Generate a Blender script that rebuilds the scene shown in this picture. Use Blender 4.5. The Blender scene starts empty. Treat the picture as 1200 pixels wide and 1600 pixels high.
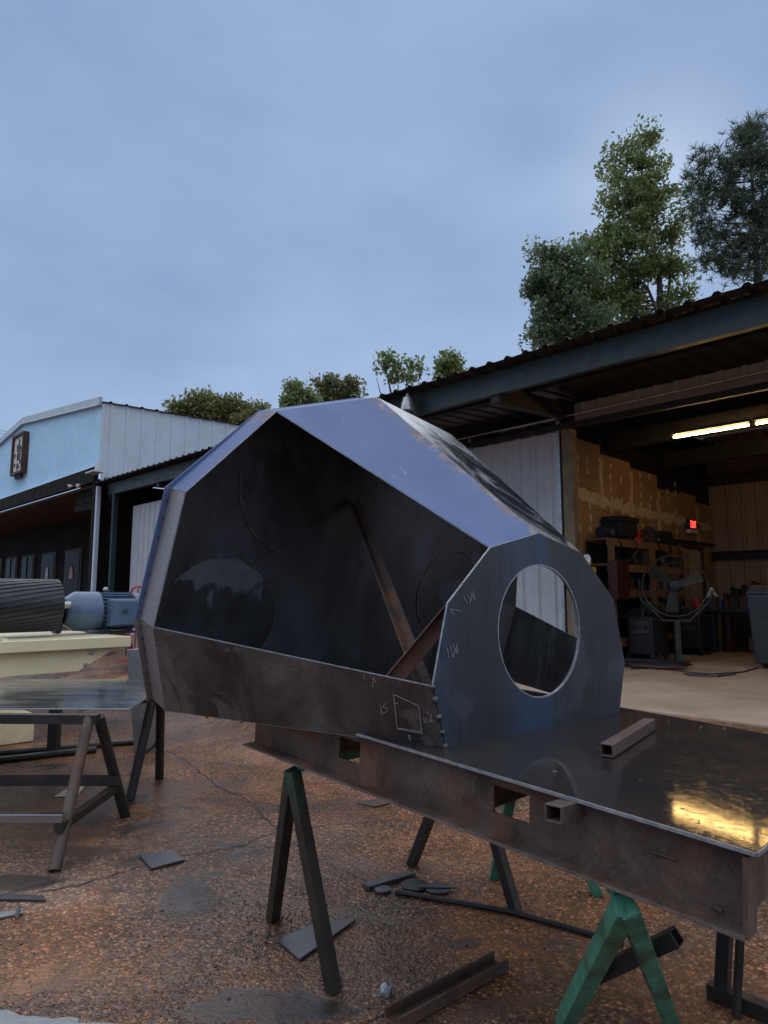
import bpy, bmesh, math, random
import numpy as np
from mathutils import Vector, Matrix
random.seed(7); np.random.seed(7)
SC = bpy.context.scene
COL = SC.collection
rad = math.radians

# ------------------------------------------------------------------ camera
EYE = 1.48            # metres above the yard
FPX = 1050.0          # focal length, pixels of a 1200 x 1600 frame
PITCH = math.atan(130.0 / FPX)
cam = bpy.data.cameras.new('camera'); camo = bpy.data.objects.new('camera', cam); COL.objects.link(camo)
camo.location = (0, 0, EYE); camo.rotation_euler = (math.pi / 2 + PITCH, 0, 0)
cam.sensor_fit = 'VERTICAL'; cam.sensor_height = 36.0; cam.sensor_width = 27.0
cam.lens = FPX / 1600 * 36.0
cam.clip_end = 2000; cam.clip_start = 0.02
SC.camera = camo
SC.cycles.use_adaptive_sampling = True; SC.cycles.adaptive_threshold = 0.025; SC.cycles.max_bounces = 6; SC.cycles.diffuse_bounces = 3; SC.cycles.glossy_bounces = 3; SC.cycles.transmission_bounces = 2; SC.cycles.caustics_reflective = False; SC.cycles.caustics_refractive = False
SC.render.resolution_x = 768; SC.render.resolution_y = 1024

# ------------------------------------------------------------------ world and sun
SUN_AZ, SUN_EL = rad(23), rad(72)      # lifted high, to light the flat ground
GLOW = Vector((.45, 1.0, .66)).normalized()   # thinner cloud
sund = Vector((math.sin(SUN_AZ) * math.cos(SUN_EL), math.cos(SUN_AZ) * math.cos(SUN_EL), math.sin(SUN_EL)))
W = bpy.data.worlds.new('World'); SC.world = W; W.use_nodes = True
nt = W.node_tree; nt.nodes.clear()
out = nt.nodes.new('ShaderNodeOutputWorld'); bg = nt.nodes.new('ShaderNodeBackground')
bg.inputs['Strength'].default_value = 0.1
sky = nt.nodes.new('ShaderNodeTexSky'); sky.sky_type = 'NISHITA'; sky.sun_disc = False
sky.sun_elevation = SUN_EL; sky.sun_rotation = SUN_AZ; sky.air_density = 1.0; sky.dust_density = 2.0
tc = nt.nodes.new('ShaderNodeTexCoord')
mp = nt.nodes.new('ShaderNodeMapping'); mp.inputs['Scale'].default_value = (1.0, 1.0, 2.2)
nz = nt.nodes.new('ShaderNodeTexNoise'); nz.inputs['Scale'].default_value = 2.3; nz.inputs['Detail'].default_value = 4.5; nz.inputs['Roughness'].default_value = 0.5
rp = nt.nodes.new('ShaderNodeValToRGB')
rp.color_ramp.elements[0].position = 0.36; rp.color_ramp.elements[0].color = (1.38, 2.12, 3.42, 1)
rp.color_ramp.elements[1].position = 0.66; rp.color_ramp.elements[1].color = (1.92, 2.74, 4.10, 1)
mx = nt.nodes.new('ShaderNodeMix'); mx.data_type = 'RGBA'; mx.inputs[0].default_value = 0.92
dt = nt.nodes.new('ShaderNodeVectorMath'); dt.operation = 'DOT_PRODUCT'; dt.inputs[1].default_value = GLOW
mxm = nt.nodes.new('ShaderNodeMath'); mxm.operation = 'MAXIMUM'; mxm.inputs[1].default_value = 0
pw = nt.nodes.new('ShaderNodeMath'); pw.operation = 'POWER'; pw.inputs[1].default_value = 190
ad = nt.nodes.new('ShaderNodeMix'); ad.data_type = 'RGBA'; ad.blend_type = 'ADD'; ad.inputs[7].default_value = (1.25, 1.25, 1.15, 1)
L = nt.links.new
L(tc.outputs['Generated'], mp.inputs['Vector']); L(mp.outputs[0], nz.inputs['Vector']); L(nz.outputs['Fac'], rp.inputs[0])
L(sky.outputs[0], mx.inputs[6]); L(rp.outputs[0], mx.inputs[7])
L(tc.outputs['Generated'], dt.inputs[0]); L(dt.outputs['Value'], mxm.inputs[0]); L(mxm.outputs[0], pw.inputs[0]); L(pw.outputs[0], ad.inputs[0])
sz = nt.nodes.new('ShaderNodeSeparateXYZ'); L(tc.outputs['Generated'], sz.inputs[0])
hr = nt.nodes.new('ShaderNodeValToRGB'); hr.color_ramp.elements[0].position = 0.0; hr.color_ramp.elements[0].color = (1.30, 1.20, 1.13, 1); hr.color_ramp.elements[1].position = .55; hr.color_ramp.elements[1].color = (.98, .97, .98, 1); L(sz.outputs['Z'], hr.inputs[0])
hm = nt.nodes.new('ShaderNodeMix'); hm.data_type = 'RGBA'; hm.blend_type = 'MULTIPLY'; hm.inputs[0].default_value = 1.0; L(mx.outputs[2], hm.inputs[6]); L(hr.outputs[0], hm.inputs[7])
L(hm.outputs[2], ad.inputs[6]); L(ad.outputs[2], bg.inputs['Color']); L(bg.outputs[0], out.inputs[0])
sl = bpy.data.lights.new('sun', 'SUN'); sl.energy = 1.5; sl.angle = rad(150); sl.color = (1.0, 0.96, 0.91)  # angle widened so the lamp also works as fill on upright faces
slo = bpy.data.objects.new('sun', sl); COL.objects.link(slo)
slo.rotation_euler = (-sund).to_track_quat('-Z', 'Y').to_euler(); slo.location = (10, 20, 20)
SC.view_settings.view_transform = 'Standard'; SC.view_settings.look = 'None'
SC.view_settings.exposure = 0.75; SC.view_settings.gamma = 1.0; SC.view_settings.use_curve_mapping = False

# ------------------------------------------------------------------ measuring: where a sight line meets a real surface
CAMP = Vector((0, 0, EYE)); cp, sp_ = math.cos(PITCH), math.sin(PITCH)
def ray(x, y):
    dx, dz = (x - 600) / FPX, (800 - y) / FPX
    return Vector((dx, cp - dz * sp_, sp_ + dz * cp))
def onplane(x, y, P, n):
    d = ray(x, y); P = Vector(P); n = Vector(n)
    return CAMP + d * (n.dot(P - CAMP) / n.dot(d))
def G(x, y, z=0.0): return onplane(x, y, (0, 0, z), (0, 0, 1))
def aty(x, y, Y): return onplane(x, y, (0, Y, 0), (0, 1, 0))

# ------------------------------------------------------------------ mesh helpers
class MB:
    def __init__(s): s.v = []; s.f = []; s.uv = None
    def add(s, vs, fs):
        b = len(s.v); s.v += [Vector(p) for p in vs]; s.f += [tuple(b + i for i in f) for f in fs]; return s
    def hexa(s, a, b):      # two matching quads
        return s.add(list(a) + list(b), [(3, 2, 1, 0), (4, 5, 6, 7), (0, 1, 5, 4), (1, 2, 6, 5), (2, 3, 7, 6), (3, 0, 4, 7)])
    def box(s, c, size, ax=None):
        c = Vector(c); X, Y, Z = ax if ax else (Vector((1, 0, 0)), Vector((0, 1, 0)), Vector((0, 0, 1)))
        x, y, z = X * size[0] / 2, Y * size[1] / 2, Z * size[2] / 2
        return s.hexa([c - x - y - z, c + x - y - z, c + x + y - z, c - x + y - z], [c - x - y + z, c + x - y + z, c + x + y + z, c - x + y + z])
    def bar(s, p, q, w, h, up=(0, 0, 1)):
        p, q = Vector(p), Vector(q); d = (q - p).normalized(); u = Vector(up)
        x = d.cross(u)
        if x.length < 1e-4: x = d.cross(Vector((1, 0, 0)))
        x.normalize(); u = x.cross(d)
        x, u = x * w / 2, u * h / 2
        return s.hexa([p - x - u, p + x - u, p + x + u, p - x + u], [q - x - u, q + x - u, q + x + u, q - x + u])
    def sqtube(s, p, q, w, h, t=0.006, up=(0, 0, 1)):
        p, q = Vector(p), Vector(q); d = (q - p).normalized(); x = d.cross(Vector(up)).normalized(); u = x.cross(d)
        def ring(c, a, b): return [c - x * a - u * b, c + x * a - u * b, c + x * a + u * b, c - x * a + u * b]
        vs = ring(p, w / 2, h / 2) + ring(q, w / 2, h / 2) + ring(p, w / 2 - t, h / 2 - t) + ring(q, w / 2 - t, h / 2 - t)
        fs = []
        for i in range(4):
            j = (i + 1) % 4
            fs += [(i, j, 4 + j, 4 + i), (8 + j, 8 + i, 12 + i, 12 + j), (j, i, 8 + i, 8 + j), (4 + i, 4 + j, 12 + j, 12 + i)]
        return s.add(vs, fs)
    def tube(s, pts, r, n=8, cap=True):
        pts = [Vector(p) for p in pts]; rs = r if isinstance(r, (list, tuple)) else [r] * len(pts)
        b = len(s.v); ref = None
        for i, p in enumerate(pts):
            d = (pts[min(i + 1, len(pts) - 1)] - pts[max(i - 1, 0)]).normalized()
            if ref is None: ref = d.cross(Vector((0, 0, 1)) if abs(d.z) < .9 else Vector((1, 0, 0))).normalized()
            x = (ref - d * ref.dot(d)).normalized(); y = d.cross(x); ref = x
            for k in range(n):
                a = 2 * math.pi * k / n; s.v.append(p + (x * math.cos(a) + y * math.sin(a)) * rs[i])
        for i in range(len(pts) - 1):
            for k in range(n):
                k2 = (k + 1) % n; s.f.append((b + i * n + k, b + i * n + k2, b + (i + 1) * n + k2, b + (i + 1) * n + k))
        if cap:
            s.f.append(tuple(b + k for k in reversed(range(n)))); s.f.append(tuple(b + (len(pts) - 1) * n + k for k in range(n)))
        return s
    def lathe(s, o, axis, prof, n=24):      # prof: (distance along axis, radius)
        o = Vector(o); d = Vector(axis).normalized(); return s.tube([o + d * a for a, _ in prof], [max(r, 1e-4) for _, r in prof], n, True)
    def prism(s, poly, off):     # extrude a polygon
        n = len(poly); off = Vector(off); a = [Vector(p) for p in poly]
        s.add(a + [p + off for p in a], [tuple(reversed(range(n))), tuple(range(n, 2 * n))] + [(i, (i + 1) % n, n + (i + 1) % n, n + i) for i in range(n)])
        return s
    def patch(s, a, b, c, d, nu=8, nv=8):    # bilinear sheet a-b (u), a-d (v)
        a, b, c, d = map(Vector, (a, b, c, d)); base = len(s.v)
        if s.uv is None: s.uv = {}
        for j in range(nv + 1):
            for i in range(nu + 1):
                u, v = i / nu, j / nv
                s.uv[len(s.v)] = (u, v)
                s.v.append((a * (1 - u) + b * u) * (1 - v) + (d * (1 - u) + c * u) * v)
        for j in range(nv):
            for i in range(nu):
                k = base + j * (nu + 1) + i; s.f.append((k, k + 1, k + nu + 2, k + nu + 1))
        return s
    def sphere(s, c, r, n=8, m=5, sc=(1, 1, 1)):
        c = Vector(c); b = len(s.v); s.v.append(c + Vector((0, 0, r * sc[2])))
        for j in range(1, m):
            for k in range(n):
                t, a = math.pi * j / m, 2 * math.pi * k / n
                s.v.append(c + Vector((r * sc[0] * math.sin(t) * math.cos(a), r * sc[1] * math.sin(t) * math.sin(a), r * sc[2] * math.cos(t))))
        s.v.append(c - Vector((0, 0, r * sc[2]))); e = len(s.v) - 1
        for k in range(n):
            k2 = (k + 1) % n; s.f.append((b, b + 1 + k, b + 1 + k2)); s.f.append((e, e - n + k2, e - n + k))
            for j in range(m - 2):
                q = b + 1 + j * n; s.f.append((q + k, q + n + k, q + n + k2, q + k2))
        return s
    def build(s, name, mat, parent=None, bevel=0, smooth=False, solid=0, org=None):
        o_ = ORG.get(parent.name if parent else None, org)
        if parent is None and org is None:
            xs = [p.x for p in s.v]; ys = [p.y for p in s.v]; zs = [p.z for p in s.v]
            o_ = Vector(((min(xs) + max(xs)) / 2, (min(ys) + max(ys)) / 2, min(zs)))
        o_ = Vector(o_)
        me = bpy.data.meshes.new(name); me.from_pydata([tuple(p - o_) for p in s.v], [], s.f)
        if s.uv:
            ul = me.uv_layers.new(name='UVMap')
            for lp in me.loops: ul.data[lp.index].uv = s.uv.get(lp.vertex_index, (0, 0))
        else:
            bm = bmesh.new(); bm.from_mesh(me); bmesh.ops.recalc_face_normals(bm, faces=bm.faces); bm.to_mesh(me); bm.free()
        me.materials.append(mat)
        o = bpy.data.objects.new(name, me); COL.objects.link(o); ORG[o.name] = o_
        if parent: o.parent = parent
        else: o.location = o_
        if smooth:
            me.polygons.foreach_set('use_smooth', [True] * len(me.polygons))
            try: me.set_sharp_from_angle(angle=rad(38))
            except Exception: pass
        if solid:
            m = o.modifiers.new('thickness', 'SOLIDIFY'); m.thickness = solid; m.offset = 0
        if bevel:
            m = o.modifiers.new('bevel', 'BEVEL'); m.width = bevel; m.segments = 2; m.limit_method = 'ANGLE'; m.angle_limit = rad(40)
        return o
ORG = {}
def thing(name, label, cat, loc, group=None):
    o = bpy.data.objects.new(name, None); COL.objects.link(o); o.location = loc; o.empty_display_size = .1
    ORG[o.name] = Vector(loc); tag(o, label, cat, group); return o
def tag(o, label=None, cat=None, group=None, kind=None):
    if label: o['label'] = label
    if cat: o['category'] = cat
    if group: o['group'] = group
    if kind: o['kind'] = kind
    return o
def lab(o, label): o['label'] = label; return o

# ------------------------------------------------------------------ materials
class NT:
    def __init__(s, name):
        s.m = bpy.data.materials.new(name); s.m.use_nodes = True; s.t = s.m.node_tree; s.t.nodes.clear()
        s.out = s.n('ShaderNodeOutputMaterial'); s.b = s.n('ShaderNodeBsdfPrincipled'); s.l(s.b.outputs[0], s.out.inputs[0])
        s.tc = s.n('ShaderNodeTexCoord'); s.obj = s.tc.outputs['Object']
    def n(s, ty, **k):
        x = s.t.nodes.new(ty)
        for a, v in k.items(): setattr(x, a, v)
        return x
    def l(s, a, b): s.t.links.new(a, b)
    def setin(s, sock, v):
        if hasattr(v, 'is_output') or isinstance(v, bpy.types.NodeSocket): s.l(v, sock)
        else: sock.default_value = v
    def noise(s, scale, detail=4, rough=.55, stretch=(1, 1, 1), off=(0, 0, 0), dist=0, vec=None):
        m = s.n('ShaderNodeMapping'); m.inputs['Scale'].default_value = stretch; m.inputs['Location'].default_value = off
        s.l(vec or s.obj, m.inputs[0]); x = s.n('ShaderNodeTexNoise')
        x.inputs['Scale'].default_value = scale; x.inputs['Detail'].default_value = min(detail, 5); x.inputs['Roughness'].default_value = rough; x.inputs['Distortion'].default_value = dist
        s.l(m.outputs[0], x.inputs['Vector']); return x.outputs['Fac']
    def ramp(s, fac, *st, interp='LINEAR'):
        r = s.n('ShaderNodeValToRGB'); r.color_ramp.interpolation = interp; e = r.color_ramp.elements
        while len(e) < len(st): e.new(.5)
        for i, (p, c) in enumerate(st):
            e[i].position = p; e[i].color = (c, c, c, 1) if isinstance(c, (int, float)) else (*c, 1)
        s.l(fac, r.inputs[0]); return r.outputs[0]
    def mix(s, f, a, b, blend='MIX'):
        m = s.n('ShaderNodeMix', data_type='RGBA', blend_type=blend); 
        for i, v in ((0, f), (6, a), (7, b)):
            if isinstance(v, tuple): v = (*v, 1)
            s.setin(m.inputs[i], v)
        return m.outputs[2]
    def math(s, op, a, b=0.0):
        m = s.n('ShaderNodeMath', operation=op); s.setin(m.inputs[0], a); s.setin(m.inputs[1], b); return m.outputs[0]
    def bump(s, h, strength=.3, dist=.01):
        b = s.n('ShaderNodeBump'); b.inputs['Strength'].default_value = strength; b.inputs['Distance'].default_value = dist
        s.l(h, b.inputs['Height']); s.l(b.outputs[0], s.b.inputs['Normal'])
    def done(s, col=None, rough=None, metal=None, ior=None, spec=None):
        for k, v in (('Base Color', col), ('Roughness', rough), ('Metallic', metal), ('IOR', ior), ('Specular IOR Level', spec)):
            if v is None: continue
            if isinstance(v, tuple): v = (*v, 1)
            s.setin(s.b.inputs[k], v)
        return s.m

def simple(name, c, var=.25, rough=.6, metal=0, scale=8, bump=0, dirt=None, dirt_amt=.5, ior=None, bscale=60, stretch=(1, 1, 1)):
    t = NT(name); f = t.noise(scale, 5, .6, stretch)
    a = tuple(x * (1 - var) for x in c); b = tuple(min(1, x * (1 + var)) for x in c)
    col = t.ramp(f, (.3, a), (.7, b))
    if dirt:
        d = t.ramp(t.noise(scale * .45, 6, .65, stretch, (3, 7, 1)), (.5, 0), (.5 + .22, dirt_amt)); col = t.mix(d, col, dirt)
    r = t.ramp(t.noise(scale * 1.7, 4, .6, stretch, (9, 2, 4)), (.3, max(0, rough - .12)), (.7, min(1, rough + .12)))
    if bump: t.bump(t.noise(bscale, 4, .6), bump, .004)
    return t.done(col, r, metal, ior)

def mill(name, base=(.022, .025, .031), light=(.06, .066, .078), rust=(.085, .045, .028), rust_amt=.5, rough=.34, streak=.35, scale=2.4, ior=1.9, spots=True):
    """hot rolled plate: dark oxide scale with paler washed patches, rust bloom and vertical run marks"""
    t = NT(name)
    big = t.noise(scale, 5, .6, (1, 1, streak), dist=.6)
    col = t.ramp(big, (.38, base), (.55, tuple((a + b) / 2 for a, b in zip(base, light))), (.68, light))
    edge = t.ramp(t.noise(scale * 1.3, 7, .62, (1, 1, .7), (5, 1, 8), .8), (.56, 0), (.6, .55)); col = t.mix(edge, col, light)
    rs = t.ramp(t.noise(scale * .8, 6, .65, (1, 1, .6), (2, 9, 3), .4), (.48, 0), (.68, rust_amt)); col = t.mix(rs, col, rust)
    fine = t.ramp(t.noise(90, 3, .6), (.35, .75), (.7, 1.2)); col = t.mix(1.0, col, fine, 'MULTIPLY')
    rr = t.ramp(t.noise(scale * 2.5, 6, .6, (1, 1, .5), (7, 3, 5)), (.3, rough - .1), (.7, rough + .16))
    rr = t.math('ADD', rr, t.math('MULTIPLY', rs, .25))
    t.bump(t.noise(45, 5, .7), .05, .003)
    return t.done(col, rr, 0.0, ior)

M = {}
def end_plate_mat():
    t = NT('mill_scale_sky_bands'); f = t.noise(2.6, 4, .5, (1, 1, .06), (3, 0, 0)); col = t.ramp(f, (.36, (.021, .021, .024)), (.5, (.023, .029, .042)), (.62, (.028, .052, .098)))  # blue bands: sky light on the plate, painted into the colour
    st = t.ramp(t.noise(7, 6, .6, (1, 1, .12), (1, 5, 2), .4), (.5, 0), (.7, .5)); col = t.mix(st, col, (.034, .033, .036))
    wp = t.ramp(t.noise(3, 7, .6, (1, 1, .5), (8, 1, 3), .8), (.6, 0), (.63, .5)); col = t.mix(wp, col, (.05, .06, .078))  # mottled sheen put in as pale patches
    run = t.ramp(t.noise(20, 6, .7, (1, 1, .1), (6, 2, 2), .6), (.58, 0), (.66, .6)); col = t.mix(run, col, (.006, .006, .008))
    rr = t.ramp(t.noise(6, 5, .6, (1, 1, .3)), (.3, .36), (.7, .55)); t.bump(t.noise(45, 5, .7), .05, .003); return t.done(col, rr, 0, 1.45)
M['plate'] = end_plate_mat()
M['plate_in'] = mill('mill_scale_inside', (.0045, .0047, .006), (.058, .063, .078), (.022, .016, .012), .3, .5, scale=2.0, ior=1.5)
M['skirt'] = mill('mill_scale_rusty', (.022, .018, .016), (.14, .128, .118), (.075, .043, .032), .6, .42, .8, 3.0, 1.5)
M['skirt_in'] = mill('grey_inner_skirt', (.035, .038, .044), (.16, .165, .18), (.05, .035, .03), .3, .45, .8, 2.2, 1.5)  # paler copy of the skirt, coloured for the light reaching its inside
M['band'] = mill('mill_scale_band', (.10, .09, .095), (.19, .18, .19), (.17, .10, .08), .6, .4)
def table_mat():
    t = NT('wet_table_plate'); col = t.ramp(t.noise(2.2, 6, .6, dist=.6), (.35, (.018, .018, .020)), (.55, (.027, .024, .024)), (.7, (.048, .034, .027)))
    sc = t.ramp(t.noise(12, 8, .75, off=(4, 1, 0), dist=1), (.64, 0), (.70, .5)); col = t.mix(sc, col, (.05, .046, .042))
    rr = t.ramp(t.noise(3.2, 6, .6, off=(2, 2, 2)), (.35, .035), (.62, .06)); rr = t.math('ADD', rr, t.ramp(t.noise(40, 5, .75, off=(1, 7, 2)), (.50, 0), (.66, .12))); t.bump(t.noise(38, 5, .75), .035, .002); return t.done(col, rr, 0, 1.42)
M['table_top'] = table_mat()
M['channel'] = mill('rusty_channel', (.036, .022, .017), (.115, .084, .07), (.17, .072, .033), .85, .48, 1, 4.2, 1.5)
M['rusty'] = mill('rusty_steel', (.045, .03, .025), (.09, .06, .05), (.17, .075, .035), .8, .6, 1, 5, 1.5)
M['rusty_red'] = mill('red_rust_angle', (.10, .045, .03), (.14, .07, .05), (.20, .075, .035), .7, .6, 1, 5, 1.5)
M['rusty_tube'] = mill('plum_rust_tube', (.075, .045, .04), (.11, .075, .068), (.15, .075, .05), .6, .5, 1, 5, 1.5)
M['dark_steel'] = mill('dark_leg_steel', (.012, .011, .011), (.035, .03, .028), (.05, .027, .016), .4, .5, 1, 5, 1.5)
M['scrap'] = mill('scrap_plate', (.02, .024, .03), (.045, .05, .06), (.08, .045, .03), .3, .38, 1, 5, 1.8)
M['edge'] = simple('cut_bright_edge', (.30, .32, .34), .3, .4, .6, 30)
M['pale_steel'] = simple('pale_steel_edge', (.16, .13, .12), .4, .4, .3, 20)
M['grey_steel'] = simple('dull_grey_steel', (.17, .165, .16), .25, .5, .2, 5, .05, (.10, .08, .07), .5)
M['weld'] = simple('weld_bead', (.09, .085, .085), .4, .35, .7, 60)
M['chalk'] = simple('chalk', (.30, .31, .31), .3, .95, 0, 150)

def roof_panel_mat():
    t = NT('roof_scale_sky_tint'); uv = t.tc.outputs['UV']
    sx = t.n('ShaderNodeSeparateXYZ'); t.l(uv, sx.inputs[0])
    base = t.ramp(t.noise(2.5, 6, .6, dist=.5), (.3, (.098, .142, .265)), (.7, (.125, .172, .31)))  # reflected sky painted into the base as blue
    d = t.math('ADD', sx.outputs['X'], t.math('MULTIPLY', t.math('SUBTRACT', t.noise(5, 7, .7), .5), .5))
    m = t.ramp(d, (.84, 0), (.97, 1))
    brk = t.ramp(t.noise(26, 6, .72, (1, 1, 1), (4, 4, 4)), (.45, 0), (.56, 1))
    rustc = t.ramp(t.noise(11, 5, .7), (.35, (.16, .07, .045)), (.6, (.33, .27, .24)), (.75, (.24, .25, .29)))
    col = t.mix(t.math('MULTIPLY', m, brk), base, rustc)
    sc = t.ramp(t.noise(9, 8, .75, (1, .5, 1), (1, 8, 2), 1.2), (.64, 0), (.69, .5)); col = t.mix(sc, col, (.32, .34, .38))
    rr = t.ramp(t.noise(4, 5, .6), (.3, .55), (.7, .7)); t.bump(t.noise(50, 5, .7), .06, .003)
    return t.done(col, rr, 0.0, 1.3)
M['roof_panel'] = roof_panel_mat()
def roof_far_mat():
    t = NT('roof_wet_scale'); base = t.ramp(t.noise(3, 6, .6, (1, 1, .5), dist=1.5), (.42, (.02, .023, .028)), (.56, (.12, .125, .14)), (.7, (.16, .165, .18)))
    rr = t.ramp(t.noise(3, 6, .6, (1, 1, .5), dist=1.5), (.42, .12), (.6, .42)); return t.done(base, rr, 0, 1.6)
M['roof_wet'] = roof_far_mat()

M['white_sheet'] = simple('white_siding', (.47, .49, .52), .08, .5, 0, 3, 0, (.30, .29, .27), .35)
M['grey_sheet'] = simple('pale_grey_siding', (.50, .56, .63), .06, .45, 0, 2, 0, (.38, .42, .46), .3)
M['blue_sheet'] = simple('pale_blue_siding', (.56, .80, .98), .06, .4, 0, 2, 0, (.5, .64, .74), .3)
M['blue_trim'] = simple('blue_grey_trim', (.33, .42, .48), .1, .4, 0, 4)
M['roof_sheet'] = simple('weathered_roof_sheet', (.026, .023, .023), .3, .6, 0, 3, 0, (.014, .012, .012), .6)
M['green_steel'] = simple('dark_green_beam', (.008, .024, .022), .25, .5, 0, 4, 0, (.02, .02, .02), .6)
M['green_paint'] = simple('mint_green_paint', (.07, .27, .175), .3, .5, 0, 16, .25, (.05, .038, .028), 1.0, bscale=35)
M['dark_wood'] = simple('dark_stained_wood', (.007, .006, .006), .35, .8, 0, 6, .1, stretch=(1, 1, .2), ior=1.25)
M['brown_wood'] = simple('brown_wood', (.07, .036, .02), .3, .7, 0, 5, .1)
M['shelf_wood'] = simple('shelf_lumber', (.20, .10, .04), .3, .75, 0, 6, .1, (.08, .05, .03), .5)
M['black'] = simple('black_grime', (.015, .015, .016), .4, .6, 0, 9)
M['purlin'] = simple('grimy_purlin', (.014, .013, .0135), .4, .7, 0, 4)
M['cream'] = simple('cream_enamel', (.78, .70, .46), .06, .35, 0, 3, 0, (.42, .35, .2), .3)
M['motor'] = simple('blue_grey_motor_paint', (.085, .135, .22), .1, .32, 0, 6)
M['motor_dark'] = simple('dark_fins', (.02, .03, .045), .2, .45, 0, 10)
M['rubber'] = simple('black_lagging_rubber', (.02, .021, .025), .2, .38, 0, 6)
M['red'] = simple('red_enamel', (.45, .03, .03), .2, .4, 0, 6)
M['maroon'] = simple('maroon_cabinet_paint', (.045, .006, .008), .2, .5, 0, 6)
M['yellow'] = simple('yellow_enamel', (.62, .36, .03), .15, .45, 0, 6)
M['blue'] = simple('blue_plastic', (.03, .07, .30), .15, .4, 0, 6)
M['green'] = simple('green_cloth', (.03, .14, .06), .3, .8, 0, 12)
M['white'] = simple('white_plastic', (.68, .67, .63), .1, .5, 0, 6)
M['galv'] = simple('galvanised_steel', (.36, .37, .38), .25, .4, .7, 14)
M['post_tan'] = simple('weathered_post', (.20, .15, .09), .25, .7, 0, 5)
M['binblack'] = simple('black_plastic', (.03, .035, .04), .2, .35, 0, 6)
M['door_beige'] = simple('beige_door', (.52, .40, .22), .1, .6, 0, 4)
M['fan_grey'] = simple('fan_steel', (.06, .057, .054), .3, .45, .3, 8)
M['paper'] = simple('crumpled_paper', (.7, .7, .7), .12, .8, 0, 20)
M['cardboard'] = simple('cardboard', (.38, .22, .10), .15, .8, 0, 8)
def glassy(name, c, r):
    t = NT(name); return t.done(c, r, 0, 1.5)
M['pane'] = NT('dark_window_glass').done((.006, .007, .008), .25, 0, 1.10)
M['wet_plate'] = simple('wet_sheet_steel', (.40, .40, .40), .2, .14, .9, 2.2, 0, (.25, .25, .26), .6, stretch=(.4, 1.5, 1))

def drywall():
    t = NT('taped_drywall'); base = t.ramp(t.noise(2, 5, .6), (.3, (.34, .19, .085)), (.7, (.46, .27, .125)))
    sm = t.ramp(t.noise(1.1, 7, .7, (1, 1, .6), (3, 1, 2)), (.55, 0), (.75, .7)); col = t.mix(sm, base, (.17, .1, .05))
    return t.done(col, .85, 0)
M['drywall'] = drywall()
M['mud'] = simple('joint_compound', (.66, .50, .28), .12, .85, 0, 6)
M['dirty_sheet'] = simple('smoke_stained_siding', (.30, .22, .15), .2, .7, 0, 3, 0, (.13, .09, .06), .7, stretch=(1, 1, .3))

def slab_mat():
    t = NT('shop_floor_concrete'); f = t.noise(1.3, 7, .65)
    col = t.ramp(f, (.3, (.31, .23, .165)), (.7, (.49, .38, .285)))
    d = t.ramp(t.noise(2.6, 7, .7, off=(4, 2, 0)), (.55, 0), (.72, .5)); col = t.mix(d, col, (.36, .22, .14))
    t.bump(t.noise(60, 4, .6), .1, .003); return t.done(col, .6)
M['slab'] = slab_mat()

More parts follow.
